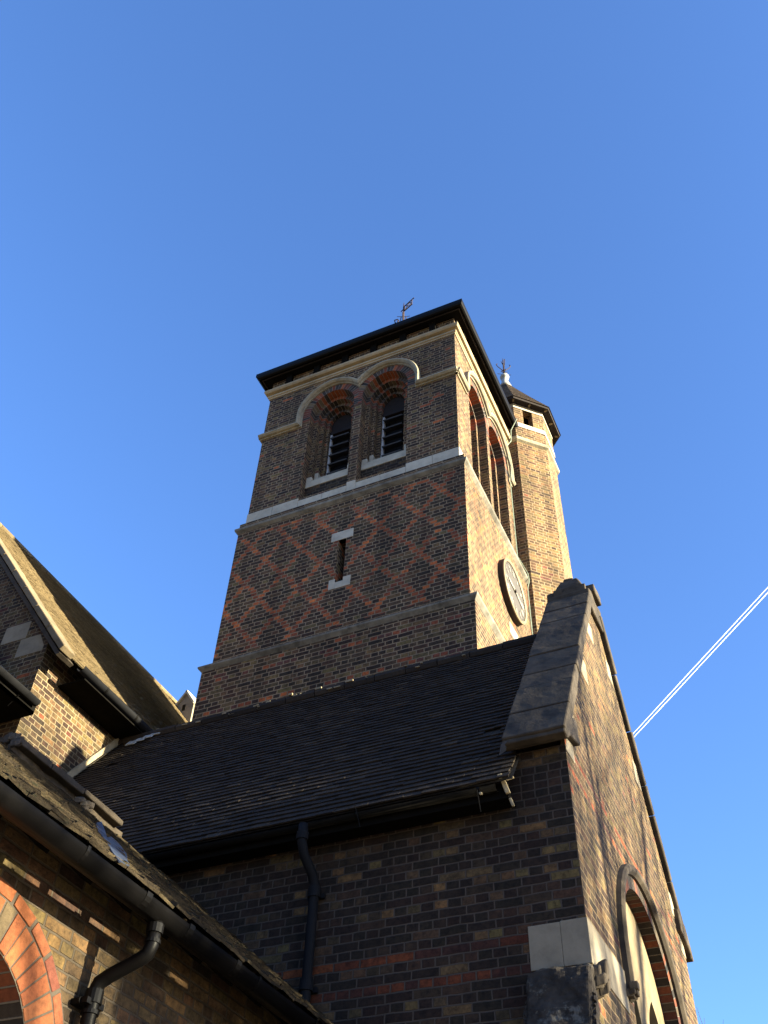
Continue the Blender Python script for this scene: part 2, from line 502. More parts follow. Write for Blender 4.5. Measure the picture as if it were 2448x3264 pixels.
def strip(mb, P, pa, da, pb, db, zs, mi_jamb, mi_arch, voff=0.0):
    """ribbon between profile pa at depth da and profile pb at depth db; jamb brick below the spring, arch brick above"""
    L = arclen(pa)
    for i in range(len(pa) - 1):
        a, b, c, d = P(*pa[i], da), P(*pa[i + 1], da), P(*pb[i + 1], db), P(*pb[i], db)
        low = max(pa[i][1], pa[i + 1][1]) <= zs + .001
        if low:
            mb.add([a, b, c, d], [(0, 1, 2, 3)], None, mi_jamb)
        else:
            mb.add([a, b, c, d], [(0, 1, 2, 3)], [(L[i], voff), (L[i + 1], voff), (L[i + 1], voff + .1), (L[i], voff + .1)], mi_arch)

# ------------------------------------------------------------------ roof tiles
def tiles(mb, O, A, U, length, slope, gauge=.1, tw=.165, th=.014, lift=.02, jit=.004, skip=.0, moss=0):
    """plain tiles laid in courses: O eave corner, A along the eave, U up the slope (unit vectors)"""
    O = Vector(O); A = Vector(A).normalized(); U = Vector(U).normalized(); N = A.cross(U)
    if N.z < 0: N = -N
    rows = int(slope / gauge)
    for r in range(rows):
        x = -random.random() * .02 - (tw / 2 if r % 2 else 0)
        wav = math.sin(r * .7) * .003
        while x < length:
            w = tw - .0015
            x0 = max(x, 0); x1 = min(x + w, length)
            x += tw
            if x1 - x0 < .02 or random.random() < skip: continue
            s0 = r * gauge + random.uniform(-jit, jit) * 1.5 + wav
            l0 = lift + random.uniform(-jit, jit)
            tl = random.uniform(-jit, jit)
            p = []
            for xx, dl in ((x0, tl), (x1, -tl)):
                b = O + A * xx
                p.append((b + U * s0 + N * (l0 + dl), b + U * s0 + N * (l0 + dl - th), b + U * min(s0 + gauge * 1.5, slope) + N * (l0 - lift * .9)))
            (a0, a1, a2), (b0, b1, b2) = p
            mb.add([a0, a1, a2, b0, b1, b2], [(0, 3, 5, 2), (0, 1, 4, 3), (0, 2, 1), (3, 4, 5)])

# ================================================================== GROUND
g = MB(); g.quad((-3000, -3000, 0), (3000, -3000, 0), (3000, 3000, 0), (-3000, 3000, 0))
structure(g.build("ground", 'ground'))

# ================================================================== CHURCH TOWER
tower = thing("church_tower", "square brown brick belfry tower with red diamond patterning and paired arched louvre openings", "tower", (-5.5, 11.76, 0))
T1 = (-7.68, -3.26, 9.55, 13.97)  # tower, turret and clock dimensions are pre-multiplied by a scaling about the camera
T2 = (-7.59, -3.363, 9.65, 13.88)
T3 = (-7.54, -3.485, 9.754, 13.80)
def sq(t): return [(t[0], t[2]), (t[1], t[2]), (t[1], t[3]), (t[0], t[3])]
def plain_stage(t, z0, z1, name, mat):
    mb = MB(); p = sq(t)
    for i in range(4):
        a, b = p[i], p[(i + 1) % 4]
        mb.quad((*a, z0), (*b, z0), (*b, z1), (*a, z1))
    return mb.build(name, mat, tower)
plain_stage(T1, 0, 10.62, "base_wall", 'brick_low')

# stage 2, with the slit opening on the front
SL = (-5.562, -5.425, 11.70, 12.62)
mb = MB(); p = sq(T2)
wall_face(mb, (0, T2[2], 0), (1, 0, 0), [(T2[0], 10.62), (T2[1], 10.62), (T2[1], 13.78), (T2[0], 13.78)],
          [[(SL[0], SL[2]), (SL[1], SL[2]), (SL[1], SL[3]), (SL[0], SL[3])]])
for i in (1, 2, 3):
    a, b = p[i], p[(i + 1) % 4]
    mb.quad((*a, 10.62), (*b, 10.62), (*b, 13.78), (*a, 13.78))
mb.build("diaper_wall", 'brick_diaper', tower)
sl_ = MB(); y = T2[2]
sl_.quad((SL[0], y, SL[2]), (SL[0], y + .3, SL[2]), (SL[0], y + .3, SL[3]), (SL[0], y, SL[3]))
sl_.quad((SL[1], y, SL[3]), (SL[1], y + .3, SL[3]), (SL[1], y + .3, SL[2]), (SL[1], y, SL[2]))
sl_.quad((SL[0], y, SL[3]), (SL[0], y + .3, SL[3]), (SL[1], y + .3, SL[3]), (SL[1], y, SL[3]))
slit = sl_.build("slit_window", 'brick_diaper', tower)
v = MB(); v.box(SL[0] - .02, SL[1] + .02, y + .28, y + .32, SL[2] - .05, SL[3] + .05); v.build("dark_opening", 'void', slit)
v = MB(); v.box(-5.70, -5.303, y - .006, y + .1, 12.62, 12.812); v.build("lintel", 'stone', slit, .006)
v = MB(); v.box(-5.67, SL[0], y - .006, y + .1, 11.57, 11.77); v.box(SL[1], -5.293, y - .006, y + .1, 11.57, 11.77); v.box(SL[0], SL[1], y - .004, y + .25, 11.57, 11.70)
v.build("sill", 'stone', slit, .004)
v = MB(); v.box(T2[1] - .1, T2[1] + .006, 11.48, 11.89, 11.43, 11.65); v.build("white_block", 'stone', tower, .006)

# strings
s1 = MB(); s1.ring(sq(T1), [(-.02, 10.50), (.0, 10.50), (.05, 10.555), (.055, 10.585), (-.10, 10.72), (-.12, 10.72)])
s1.build("string_course", 'stone_grey', tower)
s2 = MB(); s2.ring(sq(T2), [(-.02, 13.54), (.0, 13.54), (.05, 13.585), (.058, 13.63), (-.104, 13.80), (-.13, 13.80)])
s2.build("string_course", 'stone_grey', tower)

# belfry stage
def Pfun(O, T, N):
    O = Vector(O); T = Vector(T); N = Vector(N)
    return lambda u, z, d: O + T * u + Vector((0, 0, z)) - N * d
BW, BZ0, BZS = .472, 14.12, 16.545
faces = [((0, T3[2], 0), (1, 0, 0), (0, -1, 0), (-6.04, -4.922), T3[0], T3[1]),
         ((T3[1], 0, 0), (0, 1, 0), (1, 0, 0), (10.89, 11.985), T3[2], T3[3])]
mb = MB(); rings = MB()
for O, T, N, cs, ua, ub in faces:
    P = Pfun(O, T, N)
    holes = [arch(c, BW, BZ0, BZS) for c in cs]
    wall_face(mb, O, T, [(ua, 13.78), (ub, 13.78), (ub, 18.2), (ua, 18.2)], holes)
    mid = sum(cs) / 2
    for k_, c in enumerate(cs):
        lim = dict(umax=mid) if k_ == 0 else dict(umin=mid)
        inner = arch(c, BW, BZS - .20, BZS)
        outer = arch(c, BW + .165, BZS - .20, BZS, 0, .056, **lim)
        L = arclen(inner)
        for i in range(len(inner) - 1):
            a, b, e, d = P(*inner[i], -.004), P(*inner[i + 1], -.004), P(*outer[i + 1], -.004), P(*outer[i], -.004)
            rings.add([a, b, e, d], [(0, 1, 2, 3)], [(L[i] * 1.25, 0), (L[i + 1] * 1.25, 0), (L[i + 1] * 1.25, .16), (L[i] * 1.25, .16)])
            rings.add([d, e, P(*outer[i + 1], .02), P(*outer[i], .02)], [(0, 1, 2, 3)], [(L[i], 0), (L[i + 1], 0), (L[i + 1], .02), (L[i], .02)])
p = sq(T3)
for i in (2, 3):
    a, b = p[i], p[(i + 1) % 4]
    mb.quad((*a, 13.78), (*b, 13.78), (*b, 18.2), (*a, 18.2))
mb.build("belfry_wall", 'brick_belfry', tower)
rings.build("arch_ring", 'voussoir', tower)

# white stone band, stepping up beside the openings
bd = MB()
for O, T, N, cs, ua, ub in faces:
    T_ = Vector(T); N_ = Vector(N)
    segs = []
    e = [ua - .012, cs[0] - BW, cs[0] + BW, cs[1] - BW, cs[1] + BW, ub + .012]
    for a, b, top in ((e[0], e[1], 14.12), (e[1], e[2], 14.05), (e[2], e[3], 14.13), (e[3], e[4], 14.05), (e[4], e[5], 14.12)):
        n = max(1, int((b - a) / .42)); 
        for q in range(n):
            u0 = a + (b - a) * q / n; u1 = a + (b - a) * (q + 1) / n
            c0 = Vector(O) + T_ * ((u0 + u1) / 2) + Vector((0, 0, (13.79 + top) / 2)) - N_ * .06
            bd.obox(c0, (T_, N_, (0, 0, 1)), ((u1 - u0) / 2 - .0025, .072, (top - 13.79) / 2))
bd.box(T3[0] - .012, T3[1], T3[3] - .06, T3[3] + .012, 13.79, 14.12); bd.box(T3[0] - .012, T3[0] + .06, T3[2] + .1, T3[3] - .1, 13.79, 14.12)
bd.build("stone_band", 'stone', tower, .004)

# openings: four receding orders, sill, frame, louvres
ORD = [(0.0, 0.0), (.088, .17), (.166, .28), (.236, .38)]
for O, T, N, cs, ua, ub in faces:
    P = Pfun(O, T, N)
    Tv, Nv, Zv = Vector(T), Vector(N), Vector((0, 0, 1))
    for c in cs:
        w = MB()
        for q, (dl, d) in enumerate(ORD):
            z0 = BZ0 - .08 if q == 0 else 14.50
            pa = arch(c, BW, z0, BZS, dl)
            nd = ORD[q + 1][1] if q + 1 < len(ORD) else .52
            strip(w, P, pa, d, pa, nd, BZS - .10, 0, 1, q * .13)
            if q + 1 < len(ORD):
                pb = arch(c, BW, z0, BZS, ORD[q + 1][0])
                pa2 = arch(c, BW, z0, BZS, dl)
                strip(w, P, pa2, nd, pb, nd, BZS - .10, 0, 1, q * .17)
        # infill under the sill
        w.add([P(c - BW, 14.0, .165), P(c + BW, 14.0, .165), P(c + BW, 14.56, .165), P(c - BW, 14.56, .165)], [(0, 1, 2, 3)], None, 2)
        w.quad(P(c - BW, 14.05, 0), P(c + BW, 14.05, 0), P(c + BW, 14.10, .17), P(c - BW, 14.10, .17))
        win = w.build("belfry_window", ['brick_belfry', 'voussoir', 'brick_soot'], tower)
        s_ = MB()
        def ob(u0, u1, d0, d1, z0, z1, m=s_):
            cc = (P(u0, z0, d0) + P(u1, z1, d1)) / 2
            m.obox(cc, (Tv, Nv, Zv), (abs(u1 - u0) / 2, abs(d1 - d0) / 2, abs(z1 - z0) / 2))
        ob(c - BW + .004, c + BW - .004, .15, .30, 14.54, 14.70)
        ob(c - BW + .004, c - BW + .11, .152, .30, 14.70, 14.82)
        ob(c + BW - .11, c + BW - .004, .152, .30, 14.70, 14.82)
        ob(c - BW + .09, c + BW - .09, .27, .42, 14.70, 14.88)
        ob(c - BW + .09, c - BW + .17, .272, .40, 14.88, 15.03)
        ob(c + BW - .17, c + BW - .09, .272, .40, 14.88, 15.03)
        s_.build("sill", 'stone', win, .006)
        iw = BW - .236
        f_ = MB()
        ob(c - iw, c - iw + .04, .44, .50, 14.88, 16.35, f_); ob(c + iw - .03, c + iw, .47, .50, 14.88, 16.35, f_)
        f_.build("frame", 'white', win)
        l_ = MB()
        nl = 5
        for q in range(nl):
            zc = 15.0 + q * (1.30 / nl) + .11
            cc = P(c, zc, .47)
            ax2 = (Nv * .88 - Zv * .47).normalized(); ax3 = Tv.cross(ax2)
            l_.obox(cc, (Tv, ax2, ax3), (iw - .04, .10, .012))
        l_.build("louvre", 'louvre', win)
        t_ = MB()
        prof = arch(c, BW, 16.30, BZS, .237)
        t_.prism([P(u, z, .46) for u, z in prof], -Nv * .03)
        ob(c - iw, c + iw, .43, .49, 16.28, 16.36, t_)
        t_.build("tympanum_board", 'timber', win)
        b_ = MB(); b_.prism([P(u, z, .62) for u, z in arch(c, BW, 14.5, BZS, .1)], -Nv * .02); b_.build("dark_opening", 'void', win)

# hood moulds running into the spring string
PR = [(-.085, -.01), (-.085, .03), (-.066, .035), (-.06, .075), (-.03, .11), (.0, .11), (.015, .09), (.015, -.01)]
for O, T, N, cs, ua, ub in faces:
    P = Pfun(O, T, N); Tv = Vector(T); Nv = Vector(N)
    hw = BW + .245
    mid = sum(cs) / 2
    l1 = [q for q in arch(cs[0], hw, 16.28, BZS) if q[0] < mid - 1e-4]
    l2 = [q for q in arch(cs[1], hw, 16.28, BZS) if q[0] > mid + 1e-4]
    # valley
    rad = hw + .056
    zz_ = BZS + math.sqrt(max(0, rad ** 2 - (mid - cs[0] + .056) ** 2))
    l1 = [l1[0]] + l1[2:]; l2 = l2[:-2] + [l2[-1]]
    path = [(ua - .05, 16.30)] + l1[:1] + l1[1:] + [(mid, zz_)] + l2[:-1] + l2[-1:] + [(ub + .05, 16.30)]
    path[1] = (path[1][0], 16.30); path[-2] = (path[-2][0], 16.30)
    pts = []; lat = []
    for i, q in enumerate(path):
        a = Vector(path[max(0, i - 1)]); b = Vector(q); e = Vector(path[min(len(path) - 1, i + 1)])
        d1 = (b - a).normalized() if i > 0 else (e - b).normalized()
        d2 = (e - b).normalized() if i < len(path) - 1 else d1
        n1 = Vector((-d1.y, d1.x)); n2 = Vector((-d2.y, d2.x))
        bs = (n1 + n2).normalized(); l = bs / max(.45, bs.dot(n1))
        pts.append(P(*q, 0)); lat.append(Tv * l.x + Vector((0, 0, 1)) * l.y)
    h = MB(); h.sweep(pts, lat, Nv, PR)
    h.build("hood_mould", 'stone_warm', tower)
s3 = MB()
for (a, b) in (((T3[1], T3[3]), (T3[0], T3[3])), ((T3[0], T3[3]), (T3[0], T3[2]))):
    s3.obox(((a[0] + b[0]) / 2, (a[1] + b[1]) / 2, 16.27), ((1, 0, 0), (0, 1, 0), (0, 0, 1)), (abs(a[0] - b[0]) / 2 + .06, abs(a[1] - b[1]) / 2 + .06, .035))
s3.build("string_course", 'stone_warm', tower)

# cornice, frieze brackets, soffit, gutter, roof
cn = MB(); cn.ring(sq(T3), [(-.03, 17.53), (.02, 17.53), (.025, 17.565), (.045, 17.575), (.045, 17.62), (.005, 17.625), (.005, 17.665), (.085, 17.675), (.11, 17.71), (.11, 17.755), (.0, 17.81), (-.03, 17.81)])
cn.build("cornice", 'stone_cream', tower)
br = MB()
for q in range(6):
    x = T3[0] + .42 + q * .64
    br.box(x - .065, x + .065, T3[2] - .07, T3[2] + .02, 17.81, 18.10)
    yy = T3[2] + .42 + q * .64
    br.box(T3[1] - .02, T3[1] + .07, yy - .065, yy + .065, 17.81, 18.10)
br.build("bracket", 'soffit', tower)
sf = MB(); sf.ring(sq(T3), [(-.1, 18.10), (.20, 18.10), (.20, 18.14), (-.1, 18.14)]); sf.build("soffit", 'soffit', tower)
sf = MB(); sf.ring(sq(T3), [(.155, 18.075), (.175, 18.075), (.175, 18.10), (.155, 18.10)]); sf.build("soffit_bead", 'timber', tower)
gt = MB(); gt.ring(sq(T3), [(.20, 18.10), (.225, 18.085), (.255, 18.10), (.275, 18.14), (.275, 18.235), (.265, 18.235), (.262, 18.15), (.205, 18.15)])
gt.build("gutter", 'black', tower)
rf = MB()
pe = [(T3[0] - .24, T3[2] - .24), (T3[1] + .24, T3[2] - .24), (T3[1] + .24, T3[3] + .24), (T3[0] - .24, T3[3] + .24)]
ap = (-5.51, 11.78, 21.85)
for i in range(4): rf.add([(*pe[i], 18.19), (*pe[(i + 1) % 4], 18.19), ap], [(0, 1, 2)])
rf.build("roof", 'tile_dark', tower)
# pale conductor tape down the corner by the turret
cd = MB(); cd.tube([(T3[1] + .30, 12.68, 18.2), (T3[1] + .14, 12.70, 17.9), (T3[1] + .13, 12.66, 17.5), (T3[1] + .04, 12.50, 17.15), (T3[1] + .10, 12.60, 16.6), (T3[1] + .03, 12.66, 16.2), (T3[1] + .025, 12.68, 14.2), (T2[1] + .06, 12.70, 13.72), (T2[1] + .07, 12.72, 13.55), (T2[1] + .02, 12.74, 13.4), (T2[1] + .02, 12.74, 11.0), (T2[1] + .02, 12.74, 9.5)], .010, 6)
cd.build("conductor_cable", 'cable', tower)

# ------------------------------------------------------------------ weathervane
vane = thing("weathervane", "rusty wrought iron weathervane with pierced banner flag on the big tower roof", "weathervane", (-5.51, 11.78, 21.8))
VX, VY = -5.53, 11.78
m = MB(); m.tube([(VX, VY, 21.7), (VX, VY, 22.9)], [.034, .018], 6); m.tube([(VX, VY, 22.9), (VX, VY, 23.1)], [.018, .003], 6)
m.build("pole", 'iron', vane)
m = MB()
fdir = Vector((.93, -.36, 0)).normalized(); fz = Vector((0, 0, 1))
def fp(a, b): return Vector((VX, VY, 22.66)) + fdir * a + fz * b
for a, b in (((.02, .0), (.30, .02)), ((.02, .22), (.36, .24)), ((.28, .0), (.29, .24)), ((.03, 0), (.03, .22))):
    m.tube([fp(*a), fp(*b)], .014, 5)
m.tube([fp(.06, .03), fp(.14, .11), fp(.2, .04), fp(.26, .12), fp(.2, .2), fp(.13, .12), fp(.07, .19)], .012, 5)
m.tube([fp(-.02, .12), fp(-.1, .10)], .012, 5)
m.build("banner_flag", 'iron', vane)
m = MB()
for q in range(4):
    a = R(20 + 90 * q); d = Vector((math.cos(a), math.sin(a), 0)); b = Vector((VX, VY, 0))
    m.tube([b + d * .02 + fz * 22.0, b + d * .10 + fz * 22.05, b + d * .20 + fz * 22.16, b + d * .22 + fz * 22.27, b + d * .15 + fz * 22.31, b + d * .11 + fz * 22.25, b + d * .15 + fz * 22.21], .016, 5)
    m.tube([b + d * .03 + fz * 22.05, b + d * .07 + fz * 22.25, b + d * .06 + fz * 22.42], .012, 5)
    m.tube([b + fz * 22.42, b + d * .16 + fz * 22.44], .008, 5)
m.build("scroll", 'iron', vane)

# ------------------------------------------------------------------ clock
clock = thing("wall_clock", "round grey clock face with white Roman numerals on the sunlit tower wall", "clock", (-3.36, 11.62, 12.37))
CY, CZ, CR, CX = 11.62, 12.37, .57, -3.262
def cp(r, a, x): return (x, CY + r * math.sin(a), CZ + r * math.cos(a))
N_ = 64
m = MB()
for prof, nm, mt in (([(CR - .05, CX - .11), (CR - .005, CX - .11), (CR - .005, CX - .012), (CR - .05, CX - .012)], "case", 'rimdark'),
                     ([(CR - .055, CX - .012), (CR, CX - .012), (CR, CX + .006), (CR - .02, CX + .02), (CR - .055, CX + .004)], "rim", 'gold')):
    m = MB(); n = len(prof); vs = []; fs = []
    for i in range(N_):
        for r_, x_ in prof: vs.append(cp(r_, 2 * math.pi * i / N_, x_))
    for i in range(N_):
        j = (i + 1) % N_
        for k_ in range(n):
            fs.append((i * n + k_, i * n + (k_ + 1) % n, j * n + (k_ + 1) % n, j * n + k_))
    m.add(vs, fs); m.build(nm, mt, clock)
m = MB(); m.prism([cp(CR - .05, 2 * math.pi * i / N_, CX - .03) for i in range(N_)], (.018, 0, 0)); dial_mb = m
m = MB()
def bar(r0, r1, a, off0, off1, wd, x=CX - .010, mb=None, mi=0):
    er = Vector((0, math.sin(a), math.cos(a))); et = Vector((0, math.cos(a), -math.sin(a)))
    c = Vector((x, CY, CZ))
    p0 = c + er * r0 + et * off0; p1 = c + er * r1 + et * off1
    h_ = et * wd / 2
    mb.prism([p0 - h_, p0 + h_, p1 + h_, p1 - h_], (.006, 0, 0), mi)
NUM = {1: "I", 2: "II", 3: "III", 4: "IIII", 5: "V", 6: "VI", 7: "VII", 8: "VIII", 9: "IX", 10: "X", 11: "XI", 12: "XII"}
for hh, tx in NUM.items():
    a = hh * math.pi / 6
    wid = {'I': .028, 'V': .055, 'X': .055}
    tot = sum(wid[c] for c in tx); o = -tot / 2; m = MB()
    for c in tx:
        m_ = o + wid[c] / 2; o += wid[c]
        if c == 'I': bar(.335, .455, a, m_, m_, .015, mb=m)
        elif c == 'V':
            bar(.335, .455, a, m_, m_ - .02, .015, mb=m); bar(.335, .455, a, m_, m_ + .02, .009, mb=m)
        else:
            bar(.335, .455, a, m_ - .02, m_ + .02, .009, mb=m); bar(.335, .455, a, m_ + .02, m_ - .02, .015, mb=m)
    m.build("numeral", 'numeral', clock)
m = MB()
for q in range(60):
    a = 2 * math.pi * q / 60
    bar(.475, .50, a, 0, 0, .014 if q % 5 == 0 else .008, mb=dial_mb, mi=1)
dial_mb.build("dial", ['dial', 'numeral'], clock)
for nm, ang, ln, w in (("minute_hand", R(104), .46, .022), ("hour_hand", R(279), .34, .03)):
    m = MB(); er = Vector((0, math.sin(ang), math.cos(ang))); et = Vector((0, math.cos(ang), -math.sin(ang))); c = Vector((CX + (.004 if nm[0] == 'm' else -.002), CY, CZ))
    m.prism([c - er * .12 - et * w * .5, c - er * .12 + et * w * .5, c + er * ln * .7 + et * w * .8, c + er * ln, c + er * ln * .7 - et * w * .8], (.005, 0, 0))
    m.build(nm, 'hand', clock)
m = MB(); m.tube([(CX - .01, CY, CZ), (CX + .02, CY, CZ)], .03, 12); m.build("hub", 'rimdark', clock)

# ================================================================== STAIR TURRET
tur = thing("stair_turret", "slim octagonal yellow brick stair turret with tiled conical cap behind the tower corner", "turret", (-3.622, 13.66, 0))
TC = (-3.622, 13.66)
def octo(ap_, z=None):
    rr = ap_ / math.cos(math.pi / 8)
    return [(TC[0] + rr * math.cos(R(22.5 + 45 * i)), TC[1] + rr * math.sin(R(22.5 + 45 * i))) for i in range(8)]
TA = .8585
o8 = octo(TA)
mb = MB(); wz = (18.29, 18.80)
for i in range(8):
    a = Vector((*o8[i], 0)); b = Vector((*o8[(i + 1) % 8], 0))
    T = (b - a).normalized(); L = (b - a).length
    if i == 6:      # south-east face holds the small window
        wall_face(mb, a, T, [(0, 0), (L, 0), (L, 19.0), (0, 19.0)], [[(.22, wz[0]), (.45, wz[0]), (.45, wz[1]), (.22, wz[1])]])
        Nn = T.cross(Vector((0, 0, 1)))
        def tp(u, z, d): return a + T * u + Vector((0, 0, z)) - Nn * d
        wm = MB()
        for (u0, z0, u1, z1) in ((.22, wz[0], .22, wz[1]), (.22, wz[1], .45, wz[1]), (.45, wz[1], .45, wz[0]), (.45, wz[0], .22, wz[0])):
            wm.quad(tp(u0, z0, 0), tp(u1, z1, 0), tp(u1, z1, .18), tp(u0, z0, .18))
    else:
        mb.quad((*o8[i], 0), (*o8[(i + 1) % 8], 0), (*o8[(i + 1) % 8], 19.0), (*o8[i], 19.0))
mb.build("wall", 'brick_turret', tur)
tw_ = wm.build("window", 'brick_turret', tur)
m = MB(); m.prism([tp(.20, wz[0] - .02, .17), tp(.47, wz[0] - .02, .17), tp(.47, wz[1] + .02, .17), tp(.20, wz[1] + .02, .17)], -Nn * .02); m.build("glass", 'glass', tw_)
m = MB(); m.ring(o8, [(-.02, 17.62), (.0, 17.62), (.05, 17.65), (.06, 17.70), (.055, 17.74), (.0, 17.80), (-.02, 17.80)]); m.build("collar", 'stone_warm', tur)
m = MB(); m.ring(o8, [(-.02, 18.15), (.012, 18.15), (.012, 18.285), (-.02, 18.285)]); m.build("stone_band", 'stone', tur)
m = MB(); m.ring(o8, [(-.02, 18.80), (.012, 18.80), (.012, 18.96), (-.02, 18.96)]); m.build("stone_band", 'stone', tur)
m = MB(); m.ring(o8, [(-.05, 18.93), (.15, 18.93), (.15, 18.96), (-.05, 18.96)]); m.build("soffit", 'timber', tur)
m = MB(); m.ring(o8, [(.13, 18.90), (.17, 18.90), (.18, 18.965), (.13, 18.965)]); m.build("gutter", 'timber', tur)
m = MB()
o10 = octo(TA + .05)
for i in range(8):
    b = Vector((*o10[i], 18.915)); dx = Vector((b.x - TC[0], b.y - TC[1], 0)).normalized()
    m.obox(b + dx * .06, (dx, dx.cross(Vector((0, 0, 1))), (0, 0, 1)), (.04, .02, .018))
    q_ = (Vector((*o10[i], 18.915)) + Vector((*o10[(i + 1) % 8], 18.915))) / 2; dx = Vector((q_.x - TC[0], q_.y - TC[1], 0)).normalized()
    m.obox(q_ + dx * .05, (dx, dx.cross(Vector((0, 0, 1))), (0, 0, 1)), (.04, .02, .018))
m.build("rafter_end", 'tracery', tur)
m = MB()
# bell-cast tiled cap in stepped courses
nz = 22; r0 = TA + .19; z0 = 18.955
for q in range(nz):
    def rad(t): return .075 + (r0 - .075) * (1 - t) ** 1.05
    t0, t1 = q / nz, (q + 1) / nz
    za, zb = z0 + 1.93 * t0, z0 + 1.93 * t1
    A8 = octo(rad(t0) + .012); B8 = octo(max(.07, rad(t1)))
    for i in range(8):
        j = (i + 1) % 8
        m.add([(*A8[i], za), (*A8[j], za), (*B8[j], zb + .01), (*B8[i], zb + .01)], [(0, 1, 2, 3)])
        C8 = octo(rad(t0) - .01)
        m.add([(*A8[j], za), (*A8[i], za), (*C8[i], za - .004), (*C8[j], za - .004)], [(0, 1, 2, 3)])
m.build("roof", 'tile_turret', tur)
m = MB(); m.tube([(*TC, 20.78), (*TC, 20.92), (*TC, 21.08), (*TC, 21.17), (*TC, 21.18), (*TC, 21.23), (*TC, 21.27), (*TC, 21.30)], [.16, .11, .075, .07, .105, .115, .10, .03], 14)
m.build("lead_cap", 'lead_white', tur, 0, True)
m = MB(); b = Vector((*TC, 0))
m.tube([b + fz * 21.28, b + fz * 21.9, b + fz * 22.05], [.02, .014, .003], 6)
for q in range(4):
    a = R(30 + 90 * q); d = Vector((math.cos(a), math.sin(a), 0))
    m.tube([b + fz * 21.48, b + d * .06 + fz * 21.55, b + d * .15 + fz * 21.66, b + d * .18 + fz * 21.74, b + d * .15 + fz * 21.78], .011, 5)
    m.tube([b + fz * 21.40, b + d * .08 + fz * 21.47], .009, 5); m.tube([b + fz * 21.35, b + d * .17 + fz * 21.35], .007, 5)
    m.tube([b + fz * 21.72, b + d * .05 + fz * 21.9], .008, 5)
m.build("iron_finial", 'iron', tur)

# ================================================================== TRANSEPT
tr = thing("transept", "low brick transept with dark tiled roof and stone coped gable in front of the tower", "church wing", (-4, 9.3, 0))
GX = -1.65; TY0, TY1 = 7.0, 11.6
RY, RZ = 9.30, 9.32
EY, EZ = 6.72, 5.86
m = MB()
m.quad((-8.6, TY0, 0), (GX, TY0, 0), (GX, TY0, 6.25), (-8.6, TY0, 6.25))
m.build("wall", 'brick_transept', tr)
# gable wall with the arched window opening
WC, WZ, WR = 9.3, 4.87, 1.03
def semi(r, z0, n=20):
    return [(WC - r, z0)] + [(WC - r * math.cos(math.pi * i / n), WZ + r * math.sin(math.pi * i / n) * 1.01) for i in range(n + 1)] + [(WC + r, z0)]
m = MB()
hole = semi(WR, 2.2)
wall_face(m, (GX, 0, 0), (0, 1, 0), [(TY0, 0), (TY1, 0), (TY1, 6.3), (9.3, 9.75), (TY0, 6.3)], [hole])
m.quad((GX, TY1, 0), (-3.3, TY1, 0), (-3.3, TY1, 6.3), (GX, TY1, 6.3))
m.add([(GX - .45, TY0, 6.2), (GX - .45, TY1, 6.2), (GX - .45, 9.3, 9.65)], [(0, 2, 1)])
m.build("gable_wall", 'brick_gable', tr)
P = Pfun((GX, 0, 0), (0, 1, 0), (1, 0, 0))
wn_ = MB()
strip(wn_, P, hole, 0, hole, .14, 2.3, 0, 1)
ri = semi(WR, WZ - .3); ro = semi(WR + .13, WZ - .3)
L = arclen(ri)
for i in range(len(ri) - 1):
    wn_.add([P(*ri[i], -.004), P(*ri[i + 1], -.004), P(*ro[i + 1], -.004), P(*ro[i], -.004)], [(0, 1, 2, 3)], [(L[i], 0), (L[i + 1], 0), (L[i + 1], .1), (L[i], .1)], 1)
tw2 = wn_.build("arched_window", ['brick_gable', 'voussoir_dark'], tr)
m = MB()
def circ(cy, cz, r, n=18): return [(cy + r * math.cos(2 * math.pi * i / n), cz + r * math.sin(2 * math.pi * i / n)) for i in range(n)]
def lan(cy, w, z0, zs): 
    pts = [(cy - w, z0)]
    for i in range(9):
        a = R(60) * i / 8; pts.append((cy + w - 2 * w * math.cos(a), zs + 2 * w * math.sin(a)))
    for i in range(7, -1, -1):
        a = R(60) * i / 8; pts.append((cy - w + 2 * w * math.cos(a), zs + 2 * w * math.sin(a)))
    return pts + [(cy + w, z0)]
holes = [lan(WC - .47, .34, 2.4, 4.55), lan(WC + .47, .34, 2.4, 4.55)]
wall_face(m, (GX - .13, 0, 0), (0, 1, 0), semi(WR + .01, 2.2), holes)
P2 = Pfun((GX - .13, 0, 0), (0, 1, 0), (1, 0, 0))
for hl in holes:
    for i in range(len(hl)):
        j = (i + 1) % len(hl)
        m.quad(P2(*hl[i], 0), P2(*hl[j], 0), P2(*hl[j], .14), P2(*hl[i], .14))
m.build("tracery", 'tracery', tw2)
m = MB(); m.prism([P2(u, z, .10) for u, z in semi(WR, 2.3)], (-.02, 0, 0)); m.build("glass", 'glass', tw2)
# hood mould
hp = semi(WR + .17, WZ - .22, 24)
pts = []; lat = []
for i, q in enumerate(hp):
    d = Vector((q[0] - WC, max(0, q[1] - WZ) )) if q[1] > WZ else Vector((1 if q[0] > WC else -1, 0))
    d.normalize(); pts.append(P(*q, 0)); lat.append(Vector((0, d.x, d.y)))
m = MB(); m.sweep(pts, lat, (1, 0, 0), [(-.045, -.01), (-.045, .03), (-.02, .065), (.02, .07), (.045, .045), (.05, -.01)])
for s_ in (-1, 1):
    yb = WC + s_ * (WR + .17)
    for q in range(9):
        m.obox((GX + .03 + random.uniform(0, .04), yb + random.uniform(-.05, .05), WZ - .26 + random.uniform(-.06, .05)), (Vector((1, random.random(), random.random())).normalized(), Vector((0, 1, 0)), Vector((0, 0, 1))), (.035, .035, .03))
hood = m.build("hood_mould", 'stone_dark', tw2, .008)
